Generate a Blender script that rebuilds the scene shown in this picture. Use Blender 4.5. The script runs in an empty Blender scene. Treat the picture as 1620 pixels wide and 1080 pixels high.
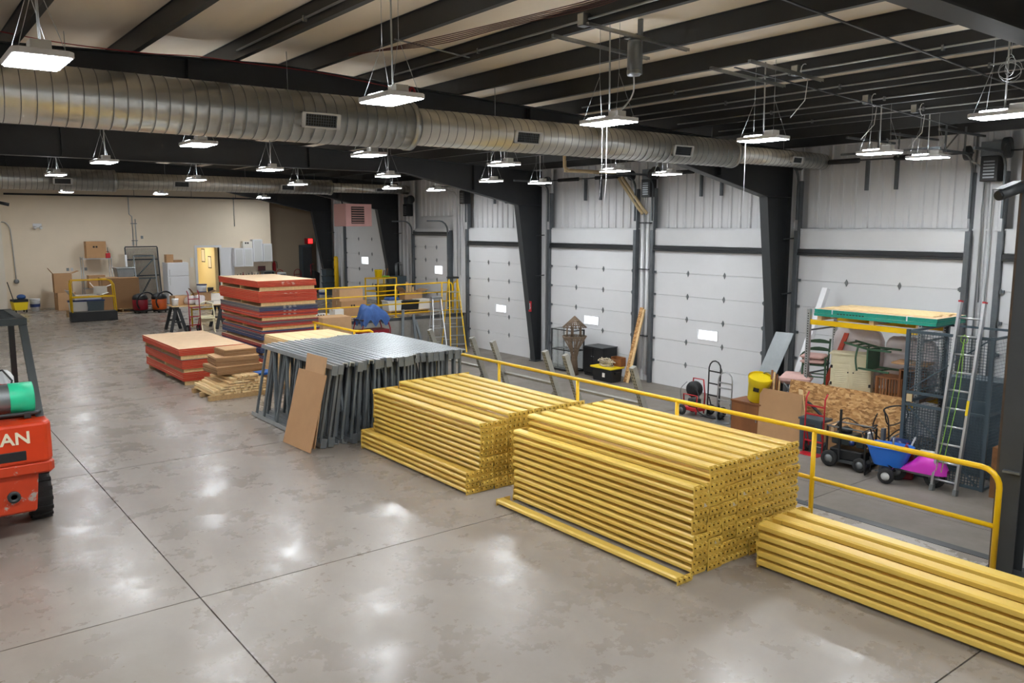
import bpy, bmesh, math, random
from mathutils import Vector, Matrix, Euler
random.seed(7)
R = math.radians
scene = bpy.context.scene
COL = scene.collection
# ------------------------------------------------------------------ camera, world, exposure
cam_d = bpy.data.cameras.new('camera'); cam = bpy.data.objects.new('camera', cam_d); COL.objects.link(cam)
cam.location = (0, 0, 3.2)
cam.rotation_euler = (R(90 - 7.994), 0, R(-37.85))
cam_d.sensor_width = 36; cam_d.lens = 28.8; cam_d.clip_end = 200; cam_d.clip_start = .05
scene.camera = cam
w = bpy.data.worlds.new('world'); scene.world = w; w.use_nodes = True
w.node_tree.nodes['Background'].inputs[0].default_value = (.75, .85, 1, 1)
w.node_tree.nodes['Background'].inputs[1].default_value = .6
vs = scene.view_settings
vs.view_transform = 'Standard'; vs.look = 'None'; vs.gamma = 1; vs.use_curve_mapping = False
vs.exposure = 0.1
LAMP = 100.0      # emission strength of every high bay lens
# ------------------------------------------------------------------ materials
def srgb(c):
    if isinstance(c, str):
        c = [int(c[i:i+2], 16) / 255 for i in (0, 2, 4)]
    return [x / 12.92 if x <= .04045 else ((x + .055) / 1.055) ** 2.4 for x in c[:3]]
MATS = {}
def mat(name, col, rough=.5, metal=0, var=.0, vs=4, stretch=(1, 1, 1), bump=0, bs=60, wear=None, spec=.5,
        trans=0, alpha=1, emit=0, coat=0, sheen=0):
    if name in MATS: return MATS[name]
    m = bpy.data.materials.new(name); m.use_nodes = True; MATS[name] = m
    nt = m.node_tree; N = nt.nodes; L = nt.links; b = N['Principled BSDF']
    c = srgb(col)
    b.inputs['Base Color'].default_value = (*c, 1)
    b.inputs['Roughness'].default_value = rough; b.inputs['Metallic'].default_value = metal
    b.inputs['Specular IOR Level'].default_value = spec
    b.inputs['Transmission Weight'].default_value = trans; b.inputs['Alpha'].default_value = alpha
    b.inputs['Coat Weight'].default_value = coat
    if emit:
        b.inputs['Emission Color'].default_value = (*c, 1); b.inputs['Emission Strength'].default_value = emit
    last = None
    if var or wear or bump:
        tc = N.new('ShaderNodeTexCoord'); mp = N.new('ShaderNodeMapping'); L.new(tc.outputs['Object'], mp.inputs[0])
        mp.inputs['Scale'].default_value = stretch
    if var:
        n = N.new('ShaderNodeTexNoise'); n.inputs['Scale'].default_value = vs; n.inputs['Detail'].default_value = 6
        n.inputs['Roughness'].default_value = .65
        L.new(mp.outputs[0], n.inputs['Vector'])
        r = N.new('ShaderNodeValToRGB'); L.new(n.outputs['Fac'], r.inputs[0])
        r.color_ramp.elements[0].position = .3; r.color_ramp.elements[1].position = .7
        r.color_ramp.elements[0].color = (*[x * (1 - var) for x in c], 1)
        r.color_ramp.elements[1].color = (*[min(1, x * (1 + var)) for x in c], 1)
        last = r.outputs[0]; L.new(last, b.inputs['Base Color'])
    if wear:
        wc, th, ws = wear
        n = N.new('ShaderNodeTexNoise'); n.inputs['Scale'].default_value = ws; n.inputs['Detail'].default_value = 9
        n.inputs['Roughness'].default_value = .75; L.new(mp.outputs[0], n.inputs['Vector'])
        r = N.new('ShaderNodeValToRGB'); L.new(n.outputs['Fac'], r.inputs[0])
        r.color_ramp.elements[0].position = th; r.color_ramp.elements[1].position = th + .04
        mx = N.new('ShaderNodeMix'); mx.data_type = 'RGBA'; L.new(r.outputs[0], mx.inputs[0])
        mx.inputs[6].default_value = (*c, 1)
        if last: L.new(last, mx.inputs[6])
        mx.inputs[7].default_value = (*srgb(wc), 1); L.new(mx.outputs[2], b.inputs['Base Color'])
    if bump:
        n = N.new('ShaderNodeTexNoise'); n.inputs['Scale'].default_value = bs; n.inputs['Detail'].default_value = 4
        L.new(mp.outputs[0], n.inputs['Vector'])
        bp = N.new('ShaderNodeBump'); bp.inputs['Strength'].default_value = bump; bp.inputs['Distance'].default_value = .02
        L.new(n.outputs['Fac'], bp.inputs['Height']); L.new(bp.outputs[0], b.inputs['Normal'])
    return m
def concrete(name, c1, c2, c3, rlo, rhi, seed):
    """polished worn slab: world-space colour drift, pale worn patches, dark scuffs, uneven gloss"""
    m = bpy.data.materials.new(name); m.use_nodes = True; MATS[name] = m
    nt = m.node_tree; N = nt.nodes; L = nt.links; b = N['Principled BSDF']
    g = N.new('ShaderNodeNewGeometry')
    mp = N.new('ShaderNodeMapping'); mp.inputs['Location'].default_value = (seed, seed * 2, 0); L.new(g.outputs['Position'], mp.inputs[0])
    def noise(sc, det=6, ro=.6, st=(1, 1, 1), dist=0):
        m2 = N.new('ShaderNodeMapping'); m2.inputs['Scale'].default_value = st; L.new(mp.outputs[0], m2.inputs[0])
        n = N.new('ShaderNodeTexNoise'); n.inputs['Scale'].default_value = sc; n.inputs['Detail'].default_value = det
        n.inputs['Roughness'].default_value = ro; n.inputs['Distortion'].default_value = dist
        L.new(m2.outputs[0], n.inputs['Vector']); return n.outputs['Fac']
    def ramp(f, a, bb):
        r = N.new('ShaderNodeMapRange'); r.inputs[1].default_value = a; r.inputs[2].default_value = bb; L.new(f, r.inputs[0]); return r.outputs[0]
    def mix(f, a, bcol):
        x = N.new('ShaderNodeMix'); x.data_type = 'RGBA'; L.new(f, x.inputs[0])
        for i, v in ((6, a), (7, bcol)):
            if isinstance(v, str): x.inputs[i].default_value = (*srgb(v), 1)
            else: L.new(v, x.inputs[i])
        return x.outputs[2]
    base = mix(ramp(noise(.28, 5), .35, .65), c1, c2)
    base = mix(ramp(noise(1.1, 8, .7, (1, .6, 1)), .38, .9), base, c3)
    pale = N.new('ShaderNodeMath'); pale.operation = 'MULTIPLY'
    L.new(ramp(noise(1.3, 10, .72, (1, .7, 1), .4), .48, .78), pale.inputs[0]); L.new(ramp(noise(.25, 2), .46, 1.25), pale.inputs[1])
    base = mix(pale.outputs[0], base, 'a9a198')
    scuff = N.new('ShaderNodeMath'); scuff.operation = 'MULTIPLY'
    L.new(ramp(noise(3.2, 8, .75, (.5, 1.0, 1), .8), .68, .78), scuff.inputs[0]); L.new(ramp(noise(.5, 2), .45, 1.5), scuff.inputs[1])
    base = mix(scuff.outputs[0], base, '746e67')
    L.new(base, b.inputs['Base Color'])
    rr = N.new('ShaderNodeMapRange'); L.new(noise(1.6, 8, .7), rr.inputs[0]); rr.inputs[1].default_value = .3; rr.inputs[2].default_value = .7
    rr.inputs[3].default_value = rlo; rr.inputs[4].default_value = rhi; L.new(rr.outputs[0], b.inputs['Roughness'])
    bp = N.new('ShaderNodeBump'); bp.inputs['Strength'].default_value = .06; bp.inputs['Distance'].default_value = .01
    L.new(noise(9, 6), bp.inputs['Height']); L.new(bp.outputs[0], b.inputs['Normal'])
    return m
M = {}
M['floor'] = concrete('polished_concrete', '989087', '8b8177', '80776e', .17, .42, 3.3)
M['lane'] = concrete('rough_concrete', '827a72', '756d65', '66605a', .45, .7, 11.7)
M['cwall'] = mat('cast_concrete', '8d8983', .85, var=.18, vs=2, bump=.2)
M['joint'] = mat('joint_filler', '3a342e', .9)
M['white_wall'] = mat('white_painted_steel', 'd9d9da', .45, var=.03, vs=1)
M['door_white'] = mat('white_door_steel', 'dededf', .42, var=.02, vs=1.5, bump=.05, bs=8)
M['beige'] = mat('beige_paint', 'eedfc8', .75, var=.03, vs=1)
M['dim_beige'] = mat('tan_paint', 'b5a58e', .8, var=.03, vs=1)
M['black_steel'] = mat('black_painted_steel', '2b2d2f', .45, var=.12, vs=3)
M['charcoal'] = mat('charcoal_primer_steel', '3b3e40', .5, var=.1, vs=3)
M['insul'] = mat('vinyl_insulation', 'ecdfcb', .55, var=.06, vs=1.2, stretch=(1, .25, 1), bump=.35, bs=3)
M['galv'] = mat('galvanised_steel', 'b9bab6', .28, 1, var=.12, vs=7)
M['duct'] = mat('spiral_duct_steel', 'dddcd6', .34, .9, var=.1, vs=2.2)
M['steel'] = mat('grey_steel', '8c9092', .4, .8, var=.1)
M['track'] = mat('dull_track_steel', '6d7276', .5, .6, var=.15)
M['alu'] = mat('aluminium', 'c4c6c8', .33, .9, var=.06)
M['yellow'] = mat('rack_yellow_paint', 'e9c660', .38, var=.05, vs=3, stretch=(1, .12, 1), wear=('8a7036', .74, 9))
M['yellow2'] = mat('rack_yellow_paint_worn', 'dfba56', .42, var=.08, vs=3, stretch=(1, .12, 1), wear=('75623a', .7, 7))
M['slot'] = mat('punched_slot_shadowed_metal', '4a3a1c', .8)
M['rail'] = mat('safety_yellow_paint', 'f4c40e', .35, var=.04, vs=4, wear=('8c7a30', .72, 14))
M['up'] = mat('grey_rack_paint', '757b7f', .4, .3, var=.12, vs=4)
M['upgalv'] = mat('galvanised_post', 'c2c7ca', .33, .75, var=.12, vs=5)
M['white'] = mat('white_plastic', 'e6e6e8', .45)
M['offwhite'] = mat('off_white_enamel', 'd8d8d6', .4)
M['black'] = mat('black_plastic', '1c1d1f', .5)
M['rubber'] = mat('tyre_rubber', '232323', .8, bump=.2)
M['grille'] = mat('grille_dark', '2e2d2b', .7)
M['carton'] = mat('corrugated_card', 'b88f66', .85, var=.06, vs=3)
M['carton2'] = mat('corrugated_card_pale', 'c79f76', .85, var=.06, vs=3)
M['carton3'] = mat('corrugated_card_dark', '9c7854', .85, var=.1, vs=6, stretch=(1, 1, 12))
M['tape'] = mat('packing_tape', 'd2b48a', .35)
M['pine'] = mat('pine_timber', 'e2c08c', .65, var=.14, vs=4, stretch=(6, .6, 6))
M['pine2'] = mat('pine_timber_fresh', 'efd3a0', .65, var=.12, vs=4, stretch=(6, .6, 6))
M['pallet'] = mat('pallet_timber', 'b99769', .75, var=.2, vs=5, stretch=(5, 1, 5))
M['osb'] = None
M['left_wall'] = mat('lit_beige_paint', 'e8ddcc', .75, var=.02)  # whiter than the beige: this wall's brighter shading is put into its colour
M['chip'] = mat('particle_board_face', 'd3b592', .75, var=.07, vs=6)
M['red_edge'] = mat('red_painted_edge', 'c0442a', .6, var=.12, vs=9, stretch=(1, 1, 6))
M['blue_edge'] = mat('blue_painted_edge', '35446b', .6, var=.14, vs=9, stretch=(1, 1, 6))
M['grey_edge'] = mat('grey_painted_edge', '62666c', .6, var=.14, vs=9, stretch=(1, 1, 6))
M['maroon_edge'] = mat('maroon_painted_edge', '95353a', .6, var=.14, vs=9, stretch=(1, 1, 6))
M['green_edge'] = mat('teal_painted_edge', '149a85', .55, var=.1, vs=9)
M['fork_red'] = mat('forklift_red_paint', 'd23c14', .33, var=.05, vs=3, wear=('a89a92', .67, 5))
M['fork_worn'] = mat('scraped_red_paint', 'c23c18', .45, var=.1, vs=3, wear=('a39a92', .56, 6))
M['fork_dark'] = mat('forklift_dark_steel', '2c3233', .45)
M['tank_green'] = mat('mint_green_paint', '2bd09b', .4, var=.05)
M['red'] = mat('red_paint', 'b8222c', .4)
M['dred'] = mat('dark_red_paint', '8e1a2a', .45)
M['blue'] = mat('blue_plastic', '2b74d8', .4)
M['dblue'] = mat('dark_blue_paint', '24386f', .35)
M['tarp'] = mat('blue_tarpaulin', '33568f', .6, var=.2, vs=5, bump=.5, bs=9)
M['magenta'] = mat('magenta_plastic', 'd936c4', .3, coat=.4)
M['orange'] = mat('orange_plastic', 'e0672a', .4)
M['byellow'] = mat('bright_yellow_plastic', 'f0d21c', .4)
M['bwood'] = mat('brown_wood', '86542f', .5, var=.25, vs=3, stretch=(1, 1, .15))
M['twig'] = mat('twig_wood', '7d6a58', .8, var=.3, vs=20)
M['pink'] = mat('pink_fabric', 'cfaaa2', .9, var=.08)
M['hpink'] = mat('dusty_pink_enamel', 'd0a09a', .5)
M['gchair'] = mat('green_painted_wood', '38573f', .5, var=.1)
M['cream'] = mat('cream_paint', 'e0d6b4', .55, var=.06)
M['clear'] = mat('clear_glass', 'dfe9e8', .05, trans=.85, alpha=.35)
M['wrap'] = mat('milky_plastic_sheet', 'd9cfcf', .4, var=.08, vs=3, bump=.3, bs=6)
M['pane'] = mat('daylit_pane', 'f2f8ff', .2, emit=2.2)
M['lens'] = mat('lamp_lens', 'f4faff', .3, emit=LAMP)
M['uplens'] = mat('lamp_uplight_strip', 'f4faff', .3, emit=LAMP*1.5)
M['glow'] = mat('exit_glow', 'ff2b2b', .4, emit=2.5)
M['cagegrey'] = mat('cage_blue_grey_steel', '46545c', .45, var=.06)
M['pvc'] = mat('tan_pvc_pipe', 'c9b48c', .45)
M['conduit'] = mat('conduit_steel', 'b4b7b8', .35, .7)
M['redwire'] = mat('red_cable', 'a3242c', .5)
M['dwire'] = mat('dark_cable', '5b3a34', .6)
M['paper'] = mat('paper', 'e9e4da', .8)
M['ink'] = mat('dark_ink', '2a2522', .8)
M['clay'] = mat('rope_fibre', 'c8bca4', .9, var=.2, vs=20)
M['rust'] = mat('rusty_timber', '7a5230', .8, var=.35, vs=4)
M['rustedge'] = mat('rusty_dark_steel', '4a3a2c', .7, var=.3, vs=5)
M['letter'] = mat('cream_lettering', 'e8dcc0', .5)
M['green'] = mat('lime_plastic', '8fc04a', .5)
M['lit_wall'] = mat('yellow_lit_wall', 'efe2bc', .8)  # yellow of the office light put into the wall colour
def strand():
    m = bpy.data.materials.new('strand_board'); m.use_nodes = True; nt = m.node_tree; N = nt.nodes; L = nt.links; b = N['Principled BSDF']
    tc = N.new('ShaderNodeTexCoord'); nz = N.new('ShaderNodeTexNoise'); nz.inputs['Scale'].default_value = 5; L.new(tc.outputs['Object'], nz.inputs['Vector'])
    mp = N.new('ShaderNodeMapping'); mp.inputs['Scale'].default_value = (14, 14, 34); mp.inputs['Rotation'].default_value = (.5, .2, 0)
    ad = N.new('ShaderNodeMixRGB'); ad.blend_type = 'ADD'; ad.inputs[0].default_value = .14; L.new(tc.outputs['Object'], ad.inputs[1]); L.new(nz.outputs['Color'], ad.inputs[2]); L.new(ad.outputs[0], mp.inputs[0])
    v = N.new('ShaderNodeTexVoronoi'); v.inputs['Scale'].default_value = 1.0; L.new(mp.outputs[0], v.inputs['Vector'])
    sp = N.new('ShaderNodeSeparateColor'); L.new(v.outputs['Color'], sp.inputs[0])
    r = N.new('ShaderNodeValToRGB'); L.new(sp.outputs[0], r.inputs[0]); e = r.color_ramp.elements
    e[0].color = (*srgb('8a6036'), 1); e[1].color = (*srgb('d9b07a'), 1); q = e.new(.5); q.color = (*srgb('bb8a53'), 1)
    L.new(r.outputs[0], b.inputs['Base Color']); b.inputs['Roughness'].default_value = .75; return m
M['osb'] = strand()
# ------------------------------------------------------------------ mesh builder
class MB:
    def __init__(s): s.v = []; s.f = []; s.mi = []; s.cur = 0; s.sm = []
    def add(s, vs, fs, smooth=False):
        o = len(s.v); s.v += [tuple(p) for p in vs]
        for f in fs: s.f.append([i + o for i in f]); s.mi.append(s.cur); s.sm.append(smooth)
        return s
    def m(s, i): s.cur = i; return s
    def box(s, x0, x1, y0, y1, z0, z1, T=None):
        P = [(x0,y0,z0),(x1,y0,z0),(x1,y1,z0),(x0,y1,z0),(x0,y0,z1),(x1,y0,z1),(x1,y1,z1),(x0,y1,z1)]
        if T is not None: P = [T @ Vector(p) for p in P]
        return s.add(P, [(0,3,2,1),(4,5,6,7),(0,1,5,4),(1,2,6,5),(2,3,7,6),(3,0,4,7)])
    def cbox(s, c, d, T=None): 
        return s.box(c[0]-d[0]/2,c[0]+d[0]/2,c[1]-d[1]/2,c[1]+d[1]/2,c[2]-d[2]/2,c[2]+d[2]/2,T)
    def bar(s, a, b, w, d, up=(0,0,1)):
        a = Vector(a); b = Vector(b); t = (b-a).normalized(); u = Vector(up)
        if abs(t.dot(u)) > .98: u = Vector((1,0,0))
        x = t.cross(u).normalized(); y = x.cross(t).normalized()
        P = []
        for p in (a, b):
            for i, j in ((-1,-1),(1,-1),(1,1),(-1,1)): P.append(p + x*i*w/2 + y*j*d/2)
        return s.add(P, [(0,3,2,1),(4,5,6,7),(0,1,5,4),(1,2,6,5),(2,3,7,6),(3,0,4,7)])
    def tube(s, pts, r, n=8, closed=False):
        pts = [Vector(p) for p in pts]; k = len(pts); rs = r if isinstance(r, (list, tuple)) else [r]*k
        rings = []; prev = None
        for i, p in enumerate(pts):
            if closed: t = pts[(i+1)%k] - pts[i-1]
            else: t = pts[min(i+1,k-1)] - pts[max(i-1,0)]
            t.normalize()
            if prev is None:
                u = Vector((0,0,1)) if abs(t.z) < .9 else Vector((1,0,0))
                prev = t.cross(u).normalized()
            x = (prev - t*prev.dot(t)).normalized(); prev = x; y = t.cross(x)
            rings.append([p + (x*math.cos(2*math.pi*j/n) + y*math.sin(2*math.pi*j/n))*rs[i] for j in range(n)])
        V = [q for ring in rings for q in ring]; Fs = []
        for i in range(k if closed else k-1):
            a = i*n; b = ((i+1)%k)*n
            for j in range(n): Fs.append((a+j, a+(j+1)%n, b+(j+1)%n, b+j))
        s.add(V, Fs, True)
        if not closed:
            o = len(s.v) - len(V)
            s.f.append([o+j for j in range(n)][::-1]); s.mi.append(s.cur); s.sm.append(False)
            s.f.append([o+(k-1)*n+j for j in range(n)]); s.mi.append(s.cur); s.sm.append(False)
        return s
    def cyl(s, a, b, r0, r1=None, n=16): return s.tube([a, b], [r0, r0 if r1 is None else r1], n)
    def lathe(s, prof, c=(0,0,0), n=20, T=None, caps=True):
        V = []; Fs = []; k = len(prof)
        for r, z in prof:
            for j in range(n):
                a = 2*math.pi*j/n; p = Vector((c[0]+r*math.cos(a), c[1]+r*math.sin(a), c[2]+z))
                V.append(T @ p if T is not None else p)
        for i in range(k-1):
            for j in range(n): Fs.append((i*n+j, i*n+(j+1)%n, (i+1)*n+(j+1)%n, (i+1)*n+j))
        if caps: Fs.append(tuple(range(n))[::-1]); Fs.append(tuple((k-1)*n+j for j in range(n)))
        return s.add(V, Fs, True)
    def prism(s, poly, d0, d1, ax='y', T=None):
        """poly in the plane normal to ax; extruded from d0 to d1"""
        mp = {'x': lambda a, b, d: (d, a, b), 'y': lambda a, b, d: (a, d, b), 'z': lambda a, b, d: (a, b, d)}[ax]
        n = len(poly); V = [mp(a, b, d0) for a, b in poly] + [mp(a, b, d1) for a, b in poly]
        if T is not None: V = [T @ Vector(p) for p in V]
        Fs = [tuple(range(n)), tuple(range(2*n-1, n-1, -1))] + [(i, i+n, (i+1)%n+n, (i+1)%n) for i in range(n)]
        return s.add(V, Fs)
    def ball(s, c, rx, ry=None, rz=None, n=12, k=8):
        ry = ry or rx; rz = rz or rx; V = []; Fs = []
        for i in range(k+1):
            t = math.pi*i/k
            for j in range(n):
                a = 2*math.pi*j/n
                V.append((c[0]+rx*math.sin(t)*math.cos(a), c[1]+ry*math.sin(t)*math.sin(a), c[2]-rz*math.cos(t)))
        for i in range(k):
            for j in range(n): Fs.append((i*n+j, i*n+(j+1)%n, (i+1)*n+(j+1)%n, (i+1)*n+j))
        return s.add(V, Fs, True)
    def sheet(s, nx, ny, fn, thick=None):
        V = [fn(i/nx, j/ny) for i in range(nx+1) for j in range(ny+1)]
        Fs = [(i*(ny+1)+j, (i+1)*(ny+1)+j, (i+1)*(ny+1)+j+1, i*(ny+1)+j+1) for i in range(nx) for j in range(ny)]
        return s.add(V, Fs, True)
    def xf(s, T):
        s.v = [tuple(T @ Vector(p)) for p in s.v]; return s
    def mesh(s, name, mats, bevel=0, segs=1):
        me = bpy.data.meshes.new(name); me.from_pydata(s.v, [], s.f)
        if not isinstance(mats, (list, tuple)): mats = [mats]
        for q in mats: me.materials.append(q)
        bm = bmesh.new(); bm.from_mesh(me); bm.faces.ensure_lookup_table()
        for f, i, sm in zip(bm.faces, s.mi, s.sm): f.material_index = i; f.smooth = sm
        bmesh.ops.recalc_face_normals(bm, faces=bm.faces)
        if bevel:
            ed = [e for e in bm.edges if len(e.link_faces) == 2 and e.calc_face_angle(0) > .6]
            bmesh.ops.bevel(bm, geom=ed, offset=bevel, segments=segs, profile=.5, affect='EDGES', clamp_overlap=True)
        bm.to_mesh(me); bm.free(); return me
    def build(s, name, mats, parent=None, bevel=0, segs=1, loc=None, rot=None):
        return link(name, s.mesh(name, mats, bevel, segs), parent, loc, rot)
def link(name, me, parent=None, loc=None, rot=None):
    o = bpy.data.objects.new(name, me); COL.objects.link(o)
    if parent is not None: o.parent = parent
    if loc is not None: o.location = loc
    if rot is not None: o.rotation_euler = rot
    return o
def tag(o, label=None, cat=None, group=None, kind=None):
    if label: o['label'] = label
    if cat: o['category'] = cat
    if group: o['group'] = group
    if kind: o['kind'] = kind
    return o
def thing(name, label, cat, loc=(0,0,0), rz=0, group=None):
    o = bpy.data.objects.new(name, None); COL.objects.link(o); o.empty_display_size = .1
    o.location = loc; o.rotation_euler = (0, 0, rz); return tag(o, label, cat, group)
def copy_tree(o, loc=None, rz=None, label=None, group=None, parent=None):
    c = o.copy(); COL.objects.link(c)
    if parent is not None: c.parent = parent
    if loc is not None: c.location = loc
    if rz is not None: c.rotation_euler = (0, 0, rz)
    if label: c['label'] = label
    if group: c['group'] = group
    for ch in list(o.children): copy_tree(ch, parent=c)
    return c
def Tm(loc=(0,0,0), rx=0, ry=0, rz=0): return Matrix.Translation(loc) @ Euler((rx, ry, rz)).to_matrix().to_4x4()
def arc(c, r, a0, a1, n, plane='xz'):
    P = []
    for i in range(n+1):
        a = a0 + (a1-a0)*i/n; u = r*math.cos(a); v = r*math.sin(a)
        P.append((c[0]+u, c[1], c[2]+v) if plane == 'xz' else (c[0], c[1]+u, c[2]+v) if plane == 'yz' else (c[0]+u, c[1]+v, c[2]))
    return P
ZL = -1.22           # lower truck lane
XE = 8.4             # edge of the main slab above the lane
YR = 25.2            # retaining wall where the slab resumes
XW = 17.3            # plane of the overhead doors
YB = 36.7            # beige end wall
def zp(x): return 5.47 - .04*abs(x - 4.7)      # underside of the purlins
# ================================================================== SETTING
def struct(name, mb, mats, **k):
    o = mb.build(name, mats, **k); o['kind'] = 'structure'; return o
# floor: dark joint bed with separate slabs
fl = struct('floor', MB().box(-9, XE-.25, -5, 38.4, -.3, -.03).box(XE-.25, 17.6, YR+.25, 38.4, -.3, -.03), M['joint'])
xs = [-9, -2.57, 2.0, 6.57, XE]; ys = [-5, -2.14, 2.43, 7.0, 11.57, 16.14, 20.71, 25.28, 29.85, 34.4, 38.4]
g = .006
for i in range(4):
    for j in range(len(ys)-1):
        MB().box(xs[i]+(g if i else 0), xs[i+1]-(g if i < 3 else 0), ys[j]+g, ys[j+1]-g, -.04, 0).build('slab', M['floor'], fl)
xs2 = [XE, 12.9, 17.6]; ys2 = [YR, 29.85, 34.4, 38.4]
for i in range(2):
    for j in range(3): MB().box(xs2[i]+g, xs2[i+1]-g, ys2[j]+g, ys2[j+1]-g, -.04, 0).build('slab', M['floor'], fl)
lf = struct('floor', MB().box(XE-.2, 17.6, -5, YR+.3, ZL-.3, ZL-.03), M['joint'])
yl = [-5, 2.0, 7.2, 13.0, 19.0, YR+.3]
for j in range(5):
    for a, b in ((XE-.2, 12.6), (12.6, 17.6)): MB().box(a+g, b-g, yl[j]+g, yl[j+1]-g, ZL-.04, ZL).build('slab', M['lane'], lf)
struct('wall_dock', MB().box(XE-.25, XE, -5, YR+.2, ZL, -.04).box(XE-.25, 17.6, YR, YR+.25, ZL, -.04), M['cwall'])
tr = struct('trim_1', MB().box(XE-.11, XE+.006, -5, YR, -.012, .004).box(XE, XE+.012, -5, YR, -.12, .004), M['black_steel'])
struct('trim_2', MB().box(XE, 17.3, YR-.012, YR+.08, -.1, .004), M['charcoal'])
# ceiling: sagging vinyl-faced insulation with the purlins hung under it
def roofz(x): return zp(x) + .25
xp = [-7.6, -6.3, -5.0, -3.7, -2.4, -1.1, .2, 1.51, 2.83, 4.13, 5.26, 6.55, 7.83, 9.13, 10.42, 11.72, 13.02, 14.32, 15.6, 16.9]
mb = MB(); pts = []
xx = [-9.2] + xp + [17.6]
for a, b in zip(xx[:-1], xx[1:]):
    for k in range(6):
        t = k/6; pts.append((a+(b-a)*t, roofz(a+(b-a)*t) - .045*math.sin(math.pi*t)))
pts.append((17.6, roofz(17.6)))
ylist = [-5.2 + 43.8*i/24 for i in range(25)]
mb.sheet(len(pts)-1, 24, lambda u, v: (pts[round(u*(len(pts)-1))][0], ylist[round(v*24)], pts[round(u*(len(pts)-1))][1]))
n0 = len(pts); poly = [(-9.2, roofz(-9.2)+.02), (4.7, roofz(4.7)+.02), (17.6, roofz(17.6)+.02), (17.6, 6.1), (-9.2, 6.1)]
mb.prism(poly, -5.2, 38.6, 'y')
ce = struct('ceiling', mb, M['insul'])
me_z = MB().prism([(-.035, .25), (.035, .25), (.035, .247), (.003, .247), (.003, .003), (.07, .003), (.07, .02), (.073, .02), (.073, 0), (-.003, 0), (-.003, .247), (-.035, .247)], -5, 38.4, 'y').mesh('purlin', M['black_steel'])
for x in xp: link('purlin', me_z, ce, (x, 0, zp(x)))
# door wall
wr = struct('wall_right', MB().box(17.62, 17.8, -5, 38.6, ZL-.2, 5.9), M['white_wall'])
doors = [(3.0, 6.75), (7.45, 11.2), (12.05, 15.75), (16.5, 20.2), (21.15, 24.83)]
def rib_panel(width, z0, z1, x=17.45, ribs=1):
    """steel liner panel: flat pan with a raised trapezoid rib at each side"""
    w2 = width; P = [(0,0), (.02,.0), (.035,-.04), (.075,-.04), (.09,0), (w2*.5-.02,0), (w2*.5-.01,-.008), (w2*.5+.01,-.008), (w2*.5+.02,0), (w2-.003,0), (w2-.003,.012), (0,.012)]
    return MB().prism([(p[1], p[0]) for p in P], z0, z1, 'z')
pcache = {}
def panels(y0, y1, z0, z1, x=17.5):
    n = max(1, round((y1-y0)/.31)); wd = (y1-y0)/n; key = (round(wd,4), z0, z1)
    if key not in pcache: pcache[key] = rib_panel(wd, z0, z1).mesh('panel', M['white_wall'])
    for i in range(n): link('panel', pcache[key], wr, (x, y0+i*wd, 0))
for y0, y1 in doors: panels(y0+.05, y1-.05, 3.16, 5.2)
for y0, y1 in ((6.8, 7.4), (11.25, 12.0), (15.8, 16.45), (20.25, 21.1), (24.88, 26.0)): panels(y0, y1, ZL if y0 < 24.8 else 0.0, 5.2, 17.4)
panels(26.1, 28.65, 3.6, 5.2); panels(28.75, 30.8, 0, 5.2, 17.4); panels(30.9, 34.7, 4.1, 5.2); panels(34.8, 38.2, 0, 5.2, 17.4)
struct('trim_3', MB().box(17.36, 17.46, -2, 25.0, 3.115, 3.15).box(17.38, 17.6, -5, 38, 5.02, 5.16), M['white_wall'])
wi = [0]
hinge_me = MB().prism([(0,.075), (.03,.02), (.03,-.02), (0,-.085), (-.03,-.02), (-.03,.02)], -.02, 0, 'x').box(-.035,-.02,-.035,.035,-.012,.012).mesh('hinge', M['steel'])
hinge_side = MB().box(-.05, 0, -.05, .05, -.03, .03).box(-.07,-.05,-.015,.015,-.05,.05).mesh('hinge', M['track'])
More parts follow.
